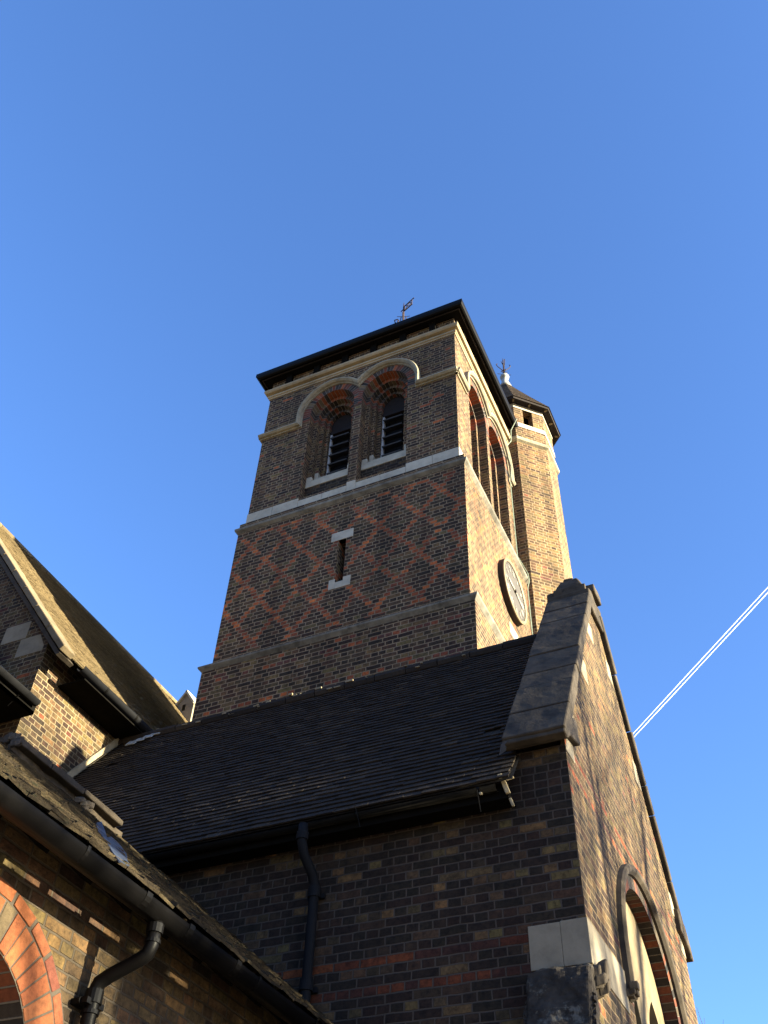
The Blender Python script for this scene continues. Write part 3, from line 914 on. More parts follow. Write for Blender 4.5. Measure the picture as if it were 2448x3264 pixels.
# white band with quoin
m = MB()
m2_ = MB()
for (a, b) in ((7.46, 7.78), (7.78, 8.06), (10.54, 10.95), (10.95, 11.4), (11.4, TY1 + .006)):
    (m if a < 9 else m2_).box(GX - .12, GX + .008, a + .0015, b - .0015, 4.44, 4.77)
m.box(-1.85, GX + .008, TY0 - .006, 7.4585, 4.44, 4.77); m.box(-2.10, -1.852, TY0 - .0055, TY0 + .1, 4.44, 4.765)
m.build("stone_band", 'stone_soot', tr, .004); m2_.build("stone_band", 'stone_soot', tr, .004)
m = MB()
for (y0, y1, z0, z1) in ((7.02, 7.42, 6.56, 6.86), (7.0, 7.26, 6.20, 6.50), (8.02, 8.34, 7.76, 8.04), (8.75, 9.0, 8.80, 9.05), (10.28, 10.58, 7.76, 8.04), (11.18, 11.58, 6.56, 6.82), (11.34, 11.6, 6.20, 6.50), (9.62, 9.86, 8.80, 9.05)):
    t_ = 6.24 + (min(y1, 9.3) - TY0) * 1.5 if (y0 + y1) / 2 < 9.3 else 6.24 + (TY1 - y0) * 1.5
    if (y0 + y1) / 2 < 9.3:
        poly = [(GX - .05, y0, z0), (GX - .05, y1, z0), (GX - .05, y1, z1), (GX - .05, max(y0, TY0 + (z1 - 6.33) / 1.5), z1)]
    else:
        poly = [(GX - .05, y0, z0), (GX - .05, y1, z0), (GX - .05, min(y1, TY1 - (z1 - 6.33) / 1.5), z1), (GX - .05, y0, z1)]
    m.prism(poly, (.056, 0, 0))
m.build("gable_stone", 'stone_soot', tr, .005)

# gable coping
cp_ = MB()
CXA, CXB = GX + .06, GX - .50
def slope_pts(side): 
    return (lambda s, n: (None, 9.3 - side * (2.42 - s * math.cos(R(56.3))) - side * n * math.sin(R(56.3)), 6.24 + s * math.sin(R(56.3)) + n * math.cos(R(56.3))))
Ls = 4.05
for side in (1, -1):
    f = slope_pts(side)
    cuts = [0, .52, 1.12, 1.50, 2.05, 2.62, 3.15, 3.6, Ls] if side == 1 else [0, .85, 1.6, 1.95, 2.6, 3.3, Ls]
    for a, b in zip(cuts, cuts[1:]):
        g_ = .004
        n1 = (.10 if side == 1 else .085) + random.uniform(-.008, .008)
        xa = CXA + random.uniform(-.012, .006); xb = CXB
        q = [f(a + g_, -.03), f(b - g_, -.03), f(b - g_, n1), f(a + g_, n1)]
        cp_.prism([(xb, p[1], p[2]) for p in q], (xa - xb, 0, 0))
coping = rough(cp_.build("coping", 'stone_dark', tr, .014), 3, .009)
kn = MB()
for side in (1, -1):
    y0 = 9.3 - side * 2.30
    kn.prism([(CXB, y0 + side * .30, 6.40), (CXB, y0 + side * .02, 6.33), (CXB, y0 - side * .13, 6.22), (CXB, y0 - side * .20, 6.24), (CXB, y0 - side * .18, 6.30), (CXB, y0 + side * .04, 6.56), (CXB, y0 + side * .30, 6.66)], (CXA - CXB, 0, 0))
rough(kn.build("kneeler", 'stone_dark', tr, .014), 3, .03)
pk = MB()
pk.box(GX - .48, GX + .05, 9.03, 9.57, 9.40, 9.72); pk.box(GX - .42, GX + .0, 9.10, 9.50, 9.72, 9.88)
pk.prism([(GX - .40, 9.12, 9.88), (GX - .04, 9.12, 9.88), (GX - .11, 9.18, 10.06), (GX - .33, 9.18, 10.06)], (0, .3, 0))
pk.box(GX - .52, GX - .38, 9.14, 9.44, 9.76, 9.88); pk.box(GX - .04, GX + .10, 9.14, 9.46, 9.74, 9.87)
pk.box(GX - .29, GX - .16, 9.2, 9.38, 10.06, 10.11)
rough(pk.build("apex_stone", 'stone_dark', tr, .015), 3, .035)

# roof
U = Vector((0, RY - EY, RZ - EZ)).normalized(); SLn = math.hypot(RY - EY, RZ - EZ)
rt = MB(); rt.quad((-9.2, EY, EZ - .01), (-2.05, EY, EZ - .01), (-2.05, RY, RZ - .01), (-9.2, RY, RZ - .01))
rt.quad((-9.2, 2 * RY - EY, EZ), (-2.05, 2 * RY - EY, EZ), (-2.05, RY, RZ - .01), (-9.2, RY, RZ - .01))
roof = rt.build("roof", 'tile_dark', tr)
m = MB(); tiles(m, (-9.1, EY, EZ), (1, 0, 0), U, 7.02, SLn, .098, .165, .014, .024, .0026, .001)
m.build("tile_courses", 'tile_dark', roof)
m = MB()
x = -9.0
while x < -2.1:
    l_ = .43
    m.tube([(x, RY, RZ + .0), (min(x + l_, -2.08), RY, RZ + .0)], .085 + random.uniform(-.006, .006), 10); x += l_ + .012
m.build("ridge_tiles", 'tile_dark', roof)
m = MB()
for q in range(60):
    x = random.uniform(-8.6, -3.3); m.obox((x, RY - .05 + random.uniform(-.04, .03), RZ + .03 + random.uniform(-.05, .03)), ((1, 0, 0), (0, 1, 0), (0, 0, 1)), (random.uniform(.008, .05), .012, random.uniform(.005, .014)))
mo = m.build("mortar_bedding", 'fillet', roof); mo['kind'] = 'stuff'
m = MB(); m.box(-8.65, -2.12, EY + .10, TY0, EZ - .10, EZ - .07); m.box(-8.65, -2.12, EY + .085, EY + .105, EZ - .12, EZ + .02)
m.build("soffit", 'soffit', tr)
def half_gutter(mb, a, b, r, up_=Vector((0, 0, 1)), side=None, n=10, t=.004):
    a = Vector(a); b = Vector(b); d = (b - a).normalized(); s_ = d.cross(up_).normalized()
    vs = []
    for p in (a, b):
        for rr in (r, r - t):
            for i in range(n + 1):
                an = math.pi * i / n
                vs.append(p + s_ * rr * math.cos(an) - up_ * rr * math.sin(an))
    m_ = n + 1; fs = []
    for i in range(n):
        fs.append((i, i + 1, 2 * m_ + i + 1, 2 * m_ + i)); fs.append((m_ + i + 1, m_ + i, 3 * m_ + i, 3 * m_ + i + 1))
        fs.append((i + 1, i, m_ + i, m_ + i + 1)); fs.append((2 * m_ + i, 2 * m_ + i + 1, 3 * m_ + i + 1, 3 * m_ + i))
    for i in (0, n):
        fs.append((i, 2 * m_ + i, 3 * m_ + i, m_ + i))
    mb.add(vs, fs)
def collar(mb, c, d, r, w, half=False):
    c = Vector(c); d = Vector(d).normalized()
    if half: half_gutter(mb, c - d * w / 2, c + d * w / 2, r, t=.010)
    else: mb.tube([c - d * w / 2, c + d * w / 2], r, 16)
m = MB(); half_gutter(m, (-8.4, EY + .045, EZ - .025), (-2.2, EY + .045, EZ - .025), .045)
gut = m.build("gutter", 'soffit', tr, 0, True)
m = MB()
for x in (-5.2, -3.45, -2.35): collar(m, (x, EY + .045, EZ - .025), (1, 0, 0), .049, .025, True)
m.tube([(-2.35, EY - .02, EZ - .06), (-2.35, EY + .05, EZ - .22)], .007, 5); m.tube([(-3.45, EY - .05, EZ + .03), (-3.42, EY + .02, EZ - .16)], .004, 5)
m.build("gutter_bracket", 'black', gut)
m = MB(); m.tube([(-3.96, EY, EZ - .04), (-3.96, EY, EZ - .20), (-3.95, EY + .04, EZ - .30), (-3.93, 6.90, 5.44), (-3.92, 6.935, 5.36), (-3.92, 6.94, 5.2), (-3.92, 6.94, .1)], .043, 14)
dp = m.build("downpipe", 'black_dull', tr, 0, True)
m = MB()
for z in (5.30, 4.55, 2.6): collar(m, (-3.92, 6.94, z), (0, 0, 1), .055, .09)
collar(m, (-3.96, EY, EZ - .15), (0, 0, 1), .054, .07)
m.box(-4.0, -3.84, 6.97, 7.0, 5.26, 5.30); m.box(-4.0, -3.84, 6.97, 7.0, 4.5, 4.54)
m.build("pipe_collar", 'black_dull', dp)
# broken bits at the eaves end
m = MB()
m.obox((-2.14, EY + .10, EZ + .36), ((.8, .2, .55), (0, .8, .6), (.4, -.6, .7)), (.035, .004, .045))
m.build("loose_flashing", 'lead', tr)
m = MB()
for c_, h_ in (((-2.13, EY + .06, EZ - .04), (.02, .015, .06)), ((-2.12, EY + .12, EZ + .10), (.035, .02, .035)), ((-2.16, EY + .03, EZ + .05), (.02, .015, .02)), ((-2.10, EY + .1, EZ - .16), (.012, .012, .04)), ((-2.32, EY - .02, EZ - .10), (.012, .01, .012))):
    m.obox(c_, (Vector((1, .2, .3)).normalized(), Vector((0, 1, 0)), Vector((-.3, 0, 1)).normalized()), h_)
m.build("broken_mortar", 'fillet', tr, .006)
# buttress with stone weathering
bt = MB()
bt.box(-2.13, GX + .02, 6.55, TY0, 0, 3.62)
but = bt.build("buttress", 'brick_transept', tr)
m = MB()
m.prism([(-2.12, 7.0, 4.44), (-2.12, 6.93, 4.40), (-2.12, 6.88, 4.28), (-2.12, 6.80, 4.05), (-2.12, 6.60, 3.66), (-2.12, 6.50, 3.62), (-2.12, 6.50, 3.56), (-2.12, 7.0, 3.56)], (.49, 0, 0))
rough(m.build("weathering", 'stone_weather', but, .03), 5, .085)
m = MB()
for q in range(12):
    m.obox((GX + .03 + random.uniform(-.02, .03), 7.06 + random.uniform(-.05, .05), 4.36 + random.uniform(-.1, .06)), (Vector((1, random.random(), .3)).normalized(), Vector((0, 1, random.random())).normalized(), Vector((0, 0, 1))), (.04, .04, .04))
rough(m.build("broken_stone", 'stone_dark', but, .012), 2, .04)

# ================================================================== NAVE
nv = thing("nave", "tall church nave with sandy tiled roof half in shadow and coped gable end", "church wing", (-12, 11, 0))
NX, NY0, NY1 = -8.7, 7.45, 14.96
NE = (-8.33, 9.55); NS = 1.25; NRX = -12.30; NRZ = NE[1] + NS * (NE[0] - NRX)
m = MB()
m.quad((NX, NY0, 0), (NX, NY1, 0), (NX, NY1, 9.9), (NX, NY0, 9.9))
wall_face(m, (0, NY0, 0), (1, 0, 0), [(2 * NRX - NX, 0), (NX, 0), (NX, 9.92), (NRX, NRZ - .1), (2 * NRX - NX, 9.92)])
m.quad((2 * NRX - NX, NY1, 0), (NX, NY1, 0), (NX, NY1, 9.9), (2 * NRX - NX, NY1, 9.9))
m.add([(2 * NRX - NX, NY1, 9.9), (NX, NY1, 9.9), (NRX, NY1, NRZ - .1)], [(0, 1, 2)])
m.build("wall", 'brick_nave', nv)
m = MB()
m.prism([(-9.62, NY0 - .005, 10.05), (-9.17, NY0 - .005, 10.05), (-9.17, NY0 - .005, 10.36), (-9.62, NY0 - .005, 10.36)], (0, .1, 0))
m.prism([(-9.24, NY0 - .005, 9.71), (-8.76, NY0 - .005, 9.71), (-8.76, NY0 - .005, 9.80), (-8.9, NY0 - .005, 10.035), (-9.24, NY0 - .005, 10.035)], (0, .1, 0))
m.build("gable_stone", 'stone_soot', nv, .004)
U = Vector((NRX - NE[0], 0, NRZ - NE[1])).normalized(); SLn = (Vector((NRX - NE[0], 0, NRZ - NE[1]))).length
m = MB()
m.quad((NE[0], 7.53, NE[1]), (NE[0], NY1, NE[1]), (NRX, NY1, NRZ), (NRX, 7.53, NRZ))
xw = 2 * NRX - NE[0]
m.quad((xw, 7.6, NE[1]), (xw, NY1, NE[1]), (NRX, NY1, NRZ), (NRX, 7.6, NRZ))
nroof = m.build("roof", 'tile_nave', nv)
m = MB(); tiles(m, (NE[0], 7.53, NE[1]), (0, 1, 0), U, NY1 - 7.51, SLn, .10, .165, .013, .02, .0035)
m.build("tile_courses", 'tile_nave', nroof)
m = MB(); y = 7.6
while y < NY1:
    m.tube([(NRX, y, NRZ - .02), (NRX, min(y + .44, NY1), NRZ - .02)], .07, 8); y += .45
m.build("ridge_tiles", 'tile_nave', nroof)
# coping on the south gable
m = MB()
Nn = Vector((NS, 0, 1)).normalized()
t0 = Vector((-8.28, 0, 9.47)); 
cl = 6.3; q = 0.0
while q < cl:
    ln = min(.62, cl - q)
    a = t0 + U * (q + .004); b = t0 + U * (q + ln - .004)
    pr = [(a.x, 7.30, a.z), (b.x, 7.30, b.z), (b.x + Nn.x * .09, 7.30, b.z + Nn.z * .09), (a.x + Nn.x * .09, 7.30, a.z + Nn.z * .09)]
    m.prism(pr, (0, .25, 0)); q += ln
for q_ in (1,):
    a = Vector((2 * NRX - t0.x, 0, t0.z)); Uw = Vector((-U.x, 0, U.z)); b = a + Uw * 6.3; Nw = Vector((-Nn.x, 0, Nn.z))
    m.prism([(a.x, 7.30, a.z), (b.x, 7.30, b.z), (b.x + Nw.x * .09, 7.30, b.z + Nw.z * .09), (a.x + Nw.x * .09, 7.30, a.z + Nw.z * .09)], (0, .36, 0))
rough(m.build("coping", 'tracery', nv, .012), 2, .02)
m = MB(); a = t0 - Nn * .02; b = a + U * 6.2
m.prism([(a.x - .06, 7.34, a.z - .02), (a.x, 7.34, a.z), (b.x, 7.34, b.z), (b.x - .03, 7.34, b.z - .06)], (0, .3, 0))
m.build("coping_underside", 'stone_dark', nv)
m = MB(); m.box(NX - .05, NE[0] + .08, 7.86, NY1, 9.365, 9.385); m.box(NE[0] + .03, NE[0] + .05, 7.86, NY1, 9.385, 9.56)
m.build("soffit", 'soffit', nv)
m = MB(); half_gutter(m, (NE[0] + .10, 7.72, 9.465), (NE[0] + .10, NY1, 9.465), .07)
ng = m.build("gutter", 'black_dull', nv, 0, True)
m = MB()
for y in (8.25, 8.95): collar(m, (NE[0] + .10, y, 9.465), (0, 1, 0), .076, .03, True)
m.build("gutter_bracket", 'black', ng)
# sloping mortar fillet where the transept roof meets the wall
m = MB()
a = Vector((NX + .004, 8.55, EZ + (8.55 - EY) * 1.341 + .02)); b = Vector((NX + .004, 9.32, EZ + (9.32 - EY) * 1.341 + .02))
a = Vector((NX + .004, 7.2, EZ + (7.2 - EY) * 1.341 + .02))
n_ = Vector((0, -.80, .60))
m.prism([a, b, b + n_ * .11 + Vector((0, .03, .02)), a + n_ * .085], (.05, 0, 0))
m.prism([a + Vector((.04, 0, 0)), b + Vector((.04, 0, 0)), b + n_ * .03 + Vector((.12, 0, 0)), a + n_ * .03 + Vector((.12, 0, 0))], (.004, .0, .0))
m.build("mortar_fillet", 'fillet', nv, .01)
m = MB(); 
for q in range(5):
    m.obox((-8.30 + q * .10, 9.27 - .06 * (4 - q) * .6, 9.36 - .05 * (4 - q)), (Vector((1, .1, .05)).normalized(), Vector((0, .6, .8)), Vector((0, -.8, .6))), (.075, .07 - .008 * q, .006 + .004 * random.random()))
m.build("lead_flashing", 'lead_white', nv, .004)

# ------------------------------------------------------------------ small gablet behind
gb = thing("stone_gablet", "small pale stone gablet with dark hole peeping out beside the tower", "gablet", (-11.7, 14.3, 0))
K_ = 14.2 / 12
gx = -9.88 * K_; gz = 12.42; 
def gp(x, z): return (x * K_, 14.2, 1.6 + (z - 1.6) * K_)
m = MB()
wall_face(m, (0, 14.2, 0), (1, 0, 0), [(p[0], p[2]) for p in (gp(-10.05, 9.5), gp(-9.68, 9.5), gp(-9.68, 12.10), gp(-9.88, 12.38), gp(-10.05, 12.16))],
          [[(p[0], p[2]) for p in (gp(-9.93, 11.98), gp(-9.86, 11.98), gp(-9.86, 12.12), gp(-9.93, 12.12))]])
m.quad(gp(-9.68, 9.5), (gp(-9.68, 0)[0], 15.4, gp(0, 9.5)[2]), (gp(-9.68, 0)[0], 15.4, gp(0, 12.1)[2]), gp(-9.68, 12.1))
m.quad(gp(-10.05, 9.5), (gp(-10.05, 0)[0], 15.4, gp(0, 9.5)[2]), (gp(-10.05, 0)[0], 15.4, gp(0, 12.1)[2]), gp(-10.05, 12.1))
m.build("wall", 'stone_soot', gb)
m = MB()
for s_ in (-1, 1):
    a = Vector(gp(-9.88, 12.43)); b = Vector(gp(-9.88 + s_ * .235, 12.10)); d = Vector((0, 1.2, 0)); nn = Vector((s_ * .8, 0, .6)) * .05
    m.prism([a - Vector((0, .05, 0)), b - Vector((0, .05, 0)), b - Vector((0, .05, 0)) - nn, a - Vector((0, .05, 0)) - nn], (0, 1.3, 0))
m.build("roof", 'stone', gb, .01)
m = MB(); m.box(gp(-9.95, 0)[0], gp(-9.84, 0)[0], 14.35, 14.38, gp(0, 11.9)[2], gp(0, 12.2)[2]); m.build("dark_opening", 'void', gb)

# ================================================================== CHANCEL (lower roof to the south)
ch = thing("chancel", "lower tiled roof with black eaves gutter butting against the nave gable at left edge", "church wing", (-11, 3, 0))
m = MB(); m.box(-15, -9.4, -6, NY0, 0, 8.6); m.build("wall", 'brick_nave', ch)
U = Vector((-1, 0, .90)).normalized()
m = MB(); m.quad((-8.52, -6, 8.74), (-8.52, NY0, 8.74), (-12.3, NY0, 8.74 + 3.78 * .90), (-12.3, -6, 8.74 + 3.78 * .90))
cr = m.build("roof", 'tile_moss', ch)
m = MB(); tiles(m, (-8.49, 5.2, 8.755), (0, 1, 0), U, NY0 - 5.2, 2.2, .10, .165, .016, .024, .008); m.build("tile_courses", 'tile_moss', cr)
m = MB(); m.prism([(-8.55, NY0 - .07, 8.80), (-8.55, NY0, 8.85), (-8.55, NY0, 8.74)], Vector((-1, 0, .90)) * 3.2); m.build("mortar_fillet", 'stone_grey', ch)
m = MB(); m.box(-9.4, -8.5, -6, NY0 - .002, 8.60, 8.64); m.box(-8.53, -8.50, -6, NY0 - .002, 8.60, 8.74); m.build("soffit", 'soffit', ch)
m = MB(); half_gutter(m, (-8.44, -6, 8.735), (-8.44, NY0 - .06, 8.735), .065); cg = m.build("gutter", 'black_dull', ch, 0, True)
m = MB(); collar(m, (-8.44, 6.3, 8.735), (0, 1, 0), .072, .03, True); m.tube([(-8.47, 7.1, 8.66), (-8.62, 7.12, 8.55)], .008, 5); m.build("gutter_bracket", 'black', cg)

# ================================================================== PARAPET WALL between aisle roof and nave
pw = thing("parapet_wall", "low dark rubble parapet with a worn stone coping above the mossy roof", "wall", (-5.95, 5.8, 0))
m = MB(); m.box(-6.02, -5.86, 4.98, 6.62, 5.0, 6.06); rough(m.build("wall", 'stone_dark', pw), 5, .06)
m = MB(); y = 4.96
for ln in (.5, .46):
    m.box(-6.05, -5.78, y + .003, y + ln - .003, 6.055, 6.12); y += ln
m.obox((-5.94, 6.22, 6.09), ((1, 0, 0), Vector((0, 1, -.03)), Vector((0, .03, 1))), (.16, .29, .025))
rough(m.build("coping", 'stone_dark', pw, .010), 4, .022)
m = MB()
for q in range(10):
    m.obox((-5.80 + random.uniform(-.06, .06), 4.96 + random.uniform(-.05, .03), 6.05 + random.uniform(-.06, .05)), (Vector((1, random.random(), random.random())).normalized(), Vector((0, 1, random.random())).normalized(), Vector((0, 0, 1))), (.03, .03, .03))
for q in range(8):
    m.obox((-5.78 + random.uniform(-.05, .05), 5.93 + random.uniform(-.06, .10), 5.98 + random.uniform(-.1, .06)), (Vector((1, random.random(), random.random())).normalized(), Vector((0, 1, random.random())).normalized(), Vector((0, 0, 1))), (.03, .035, .03))
rough(m.build("broken_stone", 'stone_weather', pw, .012), 2, .03)

# ================================================================== AISLE
ai = thing("aisle", "near brick aisle with red brick arch and black gutter below mossy tiled roof", "church wing", (-5, 2, 0))
AX = -3.85
AC, AZ, AR = 3.47, 2.98, .60
def circ_arch(r, z0, n=24):
    return [(AC - r, z0)] + [(AC - r * math.cos(math.pi * i / n), AZ + r * math.sin(math.pi * i / n)) for i in range(n + 1)] + [(AC + r, z0)]
m = MB()
wall_face(m, (AX, 0, 0), (0, 1, 0), [(-6, 0), (7.0, 0), (7.0, 4.32), (-6, 4.32)], [circ_arch(AR, .9)])
m.build("wall", 'brick_aisle', ai)
P = Pfun((AX, 0, 0), (0, 1, 0), (1, 0, 0))
m = MB(); hl = circ_arch(AR, .9); strip(m, P, hl, 0, hl, .24, 2.0, 0, 1)
aw = m.build("arched_window", ['brick_aisle', 'voussoir'], ai)
m = MB(); m.prism([P(u, z, .22) for u, z in circ_arch(AR + .01, .9)], (-.03, 0, 0)); m.build("glass", 'glass', aw)
fr = MB(); fa = circ_arch(AR, .9); fb = circ_arch(AR - .07, .9)
for i in range(len(fa) - 1):
    fr.quad(P(*fa[i], .2), P(*fa[i + 1], .2), P(*fb[i + 1], .2), P(*fb[i], .2)); fr.quad(P(*fb[i], .2), P(*fb[i + 1], .2), P(*fb[i + 1], .25), P(*fb[i], .25))
fr.build("frame", 'stone_grey', aw)
# mortar bed and individual voussoirs
m = MB()
ra = circ_arch(AR, 2.3); rb = circ_arch(AR + .295, 2.3)
for i in range(len(ra) - 1): m.quad(P(*ra[i], -.003), P(*ra[i + 1], -.003), P(*rb[i + 1], -.003), P(*rb[i], -.003))
m.build("arch_bedding", 'mortar', aw)
def vous(mb, r0, r1, n, jit):
    for i in range(n):
        a0 = math.pi * (i + .06) / n; a1 = math.pi * (i + .94) / n
        e0 = random.uniform(-jit, jit); e1 = random.uniform(-jit, jit)
        pr = [(AC - r * math.cos(a), AZ + r * math.sin(a)) for r, a in ((r0 + e0, a0), (r0 + e0, a1), (r1 + e1, a1), (r1 + e1, a0))]
        d = random.uniform(.006, .012)
        mb.prism([P(u, z, -d) for u, z in pr], (-.02, 0, 0))
m = MB(); vous(m, AR + .004, AR + .212, 27, .003); m.build("arch_brick", 'arch_red', aw, .004)
m = MB(); vous(m, AR + .224, AR + .29, 14, .002); m.build("arch_header_brick", 'arch_header', aw, .004)
# roof
AS = .806
U = Vector((-1, 0, AS)).normalized(); aL = 2.35 * math.sqrt(1 + AS * AS)
m = MB(); m.quad((-3.475, -6, 4.036), (-3.475, 6.98, 4.036), (-5.82, 6.98, 4.012 + 2.345 * AS), (-5.82, -6, 4.012 + 2.345 * AS))
ar = m.build("roof", 'tile_moss', ai)
m = MB(); tiles(m, (-3.455, 1.2, 4.046), (0, 1, 0), U, 5.78, aL, .10, .165, .016, .026, .007); m.build("tile_courses", 'tile_moss', ar)
m = MB()
for q in range(150):
    s_ = random.random() ** 1.4 * aL; y = random.uniform(1.6, 6.6)
    c_ = Vector((-3.455, y, 4.035)) + U * s_
    r_ = random.uniform(.008, .020)
    m.obox(c_, (Vector((1, random.random(), random.random())).normalized(), Vector((0, 1, random.uniform(-.5, .5))).normalized(), Vector((random.uniform(-.3, .3), 0, 1)).normalized()), (r_, r_ * 1.4, r_ * .6))
moss = m.build("moss", 'tile_moss', ar, .01); moss['kind'] = 'stuff'
m = MB()
y = -5.8
while y < 6.9:
    m.obox((-3.72, y, 4.11), (Vector((1, 0, -AS)).normalized(), (0, 1, 0), Vector((AS, 0, 1)).normalized()), (.20, .035, .04)); y += .372
m.build("rafter_foot", 'soffit', ai)
m = MB(); half_gutter(m, (-3.475, -6, 3.993), (-3.475, 6.95, 3.993), .0755)
ag = m.build("gutter", 'black', ai, 0, True)
m = MB()
for y in (3.62, 4.18, 4.62, 5.16, 5.42, 6.2):
    collar(m, (-3.475, y, 4.0), (0, 1, 0), .082, .05 if y in (4.18, 4.62, 5.16) else .022, True)
m.build("gutter_bracket", 'black', ag)
m = MB(); m.tube([(-3.475, 4.38, 3.94), (-3.475, 4.38, 3.80), (-3.49, 4.378, 3.755), (-3.53, 4.374, 3.73), (-3.70, 4.352, 3.655), (-3.75, 4.347, 3.625), (-3.765, 4.345, 3.58), (-3.765, 4.345, .1)], .040, 16)
ap_ = m.build("downpipe", 'black', ai, 0, True)
m = MB()
collar(m, (-3.475, 4.38, 3.89), (0, 0, 1), .049, .05); collar(m, (-3.475, 4.38, 3.82), (0, 0, 1), .047, .02)
collar(m, (-3.765, 4.345, 3.55), (0, 0, 1), .050, .07); collar(m, (-3.765, 4.345, 3.47), (0, 0, 1), .050, .02)
m.box(-3.85, -3.74, 4.27, 4.42, 3.50, 3.53)
m.tube([(-3.80, 4.275, 3.515), (-3.785, 4.275, 3.515)], .018, 10)
m.build("pipe_collar", 'black', ap_)
# lead patch at the junction with the transept roof
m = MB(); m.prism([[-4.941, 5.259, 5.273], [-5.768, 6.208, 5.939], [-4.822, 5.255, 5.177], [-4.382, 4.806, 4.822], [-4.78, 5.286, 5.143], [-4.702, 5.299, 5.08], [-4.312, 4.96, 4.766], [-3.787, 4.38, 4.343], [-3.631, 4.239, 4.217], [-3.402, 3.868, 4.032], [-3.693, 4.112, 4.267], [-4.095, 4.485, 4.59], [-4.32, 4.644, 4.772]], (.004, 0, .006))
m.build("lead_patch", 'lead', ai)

# ================================================================== TREES (bare, winter)
def bare_tree(name, label, base, h, seed, spread=.9, lean=(0, 0), depth=5):
    rnd = random.Random(seed)
    t = thing(name, label, "tree", base, "bare winter trees by the church")
    tk = MB(); cr_ = MB()
    base = Vector(base)
    top = base + Vector((lean[0], lean[1], h * .42))
    pts = [base + (top - base) * (i / 5) + Vector((rnd.uniform(-.08, .08), rnd.uniform(-.08, .08), 0)) * i / 3 for i in range(6)]
    r0 = h * .019
    tk.tube(pts, [r0 * (1.25 - .6 * i / 5) for i in range(6)], 10)
    def grow(p, d, ln, r, lev):
        n = 4; q = [p]; dd = d.copy()
        for i in range(n):
            dd = (dd + Vector((rnd.uniform(-1, 1), rnd.uniform(-1, 1), rnd.uniform(-.6, .9))) * .17 + Vector((0, 0, .05))).normalized()
            q.append(q[-1] + dd * ln / n)
        cr_.tube(q, [r * (1 - .55 * i / n) for i in range(n + 1)], 6 if lev > 2 else 4, lev == 0)
        if lev == 0: return
        k = 3 if lev > 1 else 4
        for j in range(k):
            i = min(n, 1 + int(rnd.random() * n)) if j else n
            ax = Vector((rnd.uniform(-1, 1), rnd.uniform(-1, 1), rnd.uniform(-.25, .8))).normalized()
            nd = (dd * .75 + ax * spread * .75).normalized()
            grow(q[i], nd, ln * rnd.uniform(.58, .8), r * (.42 if j else .5) + .002, lev - 1)
    for j in range(6):
        a = j * 1.05 + rnd.random()
        d = Vector((math.cos(a) * spread, math.sin(a) * spread, rnd.uniform(.7, 1.3))).normalized()
        grow(pts[-1 - (j % 3)], d, h * rnd.uniform(.19, .26), r0 * .5, depth - 1)
    zm = max(p[2] for p in cr_.v); f_ = (h - h * .3) / (zm - h * .3)
    cr_.v = [(p[0], p[1], h * .3 + (p[2] - h * .3) * f_ if p[2] > h * .3 else p[2]) for p in cr_.v]
    tk.build("trunk", 'bark', t, 0, True); cr_.build("crown", 'bark', t)
    return t
bare_tree("bare_tree", "bare leafless tree east of the gable throwing twig shadows on it", (14.5, 9.9, 0), 14.4, 3, depth=5)
bare_tree("bare_tree", "tall bare leafless tree standing southeast of the church aisle", (17.0, 7.2, 0), 12.0, 11, depth=6)
bare_tree("bare_tree", "bare leafless tree with twigs just showing low behind the gable at right", (-3.6, 30.6, 0), 11.8, 5)

iv = thing("ivy_shade_tree", "added unseen ivy-wrapped trunk that shades the mossy aisle roof and parapet", "tree", (9.0, 6.84, 0))  # invented tree out of view, added to shade aisle roof and parapet
m = MB(); m.tube([(9, 6.84, 0), (9.03, 6.8, 3), (8.98, 6.88, 8.4)], [.32, .28, .2], 10); m.build("trunk", 'bark', iv, 0, True)
m = MB(); rnd = random.Random(21)
for q in range(12000):
    z = rnd.uniform(.5, 9.3); a = rnd.uniform(0, 6.283); rr = (1.05 - .4 * max(0, z - 7.6) / 2) * math.sqrt(rnd.uniform(.08, 1)) * (1 + .2 * math.sin(z * 2.3 + a * 2))
    c_ = Vector((9 + rr * math.cos(a), 6.84 + rr * math.sin(a), z)); u_ = Vector((rnd.uniform(-1, 1), rnd.uniform(-1, 1), rnd.uniform(-1, 1))).normalized(); w_ = u_.orthogonal().normalized()
    r_ = rnd.uniform(.05, .09); m.add([c_ - u_ * r_, c_ + w_ * r_ * .8, c_ + u_ * r_, c_ - w_ * r_ * .8], [(0, 1, 2, 3)])
MAT['ivy'] = plain_mat("shade_ivy_leaf", (.03, .05, .018), .6, .4, 3)
m.build("crown", 'ivy', iv)

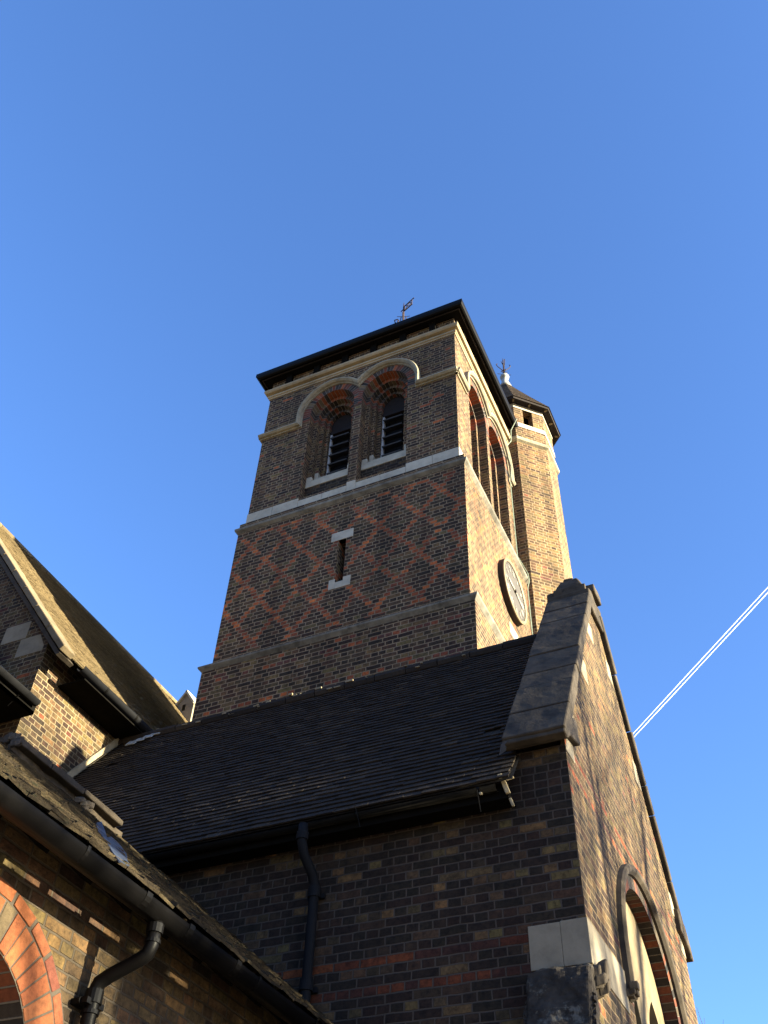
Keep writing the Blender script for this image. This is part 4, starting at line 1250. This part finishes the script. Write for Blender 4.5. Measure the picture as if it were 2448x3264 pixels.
# ================================================================== CONTRAIL
ct = thing("contrail", "thin white double vapour trail slanting across the blue sky at right", "vapour trail", (0, 3300, 2735))
d1 = Vector((.03398, .83411, .68337)); d2 = Vector((-.13753, .87839, .57379)); Hc = 2733.0
p1 = d1 * Hc / d1.z; p2 = d2 * Hc / d2.z
dr = (p2 - p1); p0 = p1 - dr * 1.2; p3 = p2 + dr * 1.6
ex = Vector((dr.y, -dr.x, 0)).normalized()
kt = NT("vapour"); kt.b.inputs['Base Color'].default_value = (.92, .92, .92, 1); kt.b.inputs['Roughness'].default_value = 1.0
tn = kt.n("ShaderNodeBsdfTransparent"); tl_ = kt.n("ShaderNodeBsdfTranslucent"); ms = kt.n("ShaderNodeMixShader"); ms2 = kt.n("ShaderNodeMixShader")
tl_.inputs[0].default_value = (.95, .95, .95, 1); ms.inputs[0].default_value = .5
out = kt.t.nodes["Material Output"]
kt.t.links.new(kt.b.outputs[0], ms.inputs[1]); kt.t.links.new(tl_.outputs[0], ms.inputs[2])
kt._set(ms2.inputs[0], kt.math('MULTIPLY_ADD', kt.noise(kt.pos(), .01, 3), .3, .5))
kt.t.links.new(tn.outputs[0], ms2.inputs[1]); kt.t.links.new(ms.outputs[0], ms2.inputs[2]); kt.t.links.new(ms2.outputs[0], out.inputs[0])
MAT['vapour'] = kt.m
for s_ in (-1, 1):
    m = MB(); n = 24
    m.tube([p0 + (p3 - p0) * i / n + ex * s_ * 9.0 + Vector((random.uniform(-.1, .1), 0, random.uniform(-.1, .1))) + Vector((0, 0, 1.6)) for i in range(n + 1)], [1.9 + random.uniform(-.2, .2) for i in range(n + 1)], 8)
    m.build("vapour_streak", 'vapour', ct, 0, True)

# ------------------------------------------------------------------ every separate fitting becomes a part of its own
def explode(o):
    me = o.data
    n = len(me.vertices); par = list(range(n))
    def find(i):
        while par[i] != i:
            par[i] = par[par[i]]; i = par[i]
        return i
    for e in me.edges:
        a, b = find(e.vertices[0]), find(e.vertices[1])
        if a != b: par[a] = b
    groups = {}
    for i in range(n): groups.setdefault(find(i), set()).add(i)
    gl = sorted(groups.values(), key=min)
    if len(gl) < 2: return
    base = me.copy()
    for gi, g in enumerate(gl):
        bm = bmesh.new(); bm.from_mesh(base); bm.verts.ensure_lookup_table()
        bmesh.ops.delete(bm, geom=[v for v in bm.verts if v.index not in g], context='VERTS')
        m2 = me if gi == 0 else base.copy()
        bm.to_mesh(m2); bm.free()
        if gi:
            c = o.copy(); c.data = m2; COL.objects.link(c)
    bpy.data.meshes.remove(base)
for o in list(S.objects):
    if o.type == 'MESH' and o.name.split('.')[0] in ("gutter_bracket", "pipe_collar", "kneeler", "arch_ring", "bracket", "gable_stone", "rafter_foot", "rafter_end", "louvre", "broken_mortar"):
        explode(o)
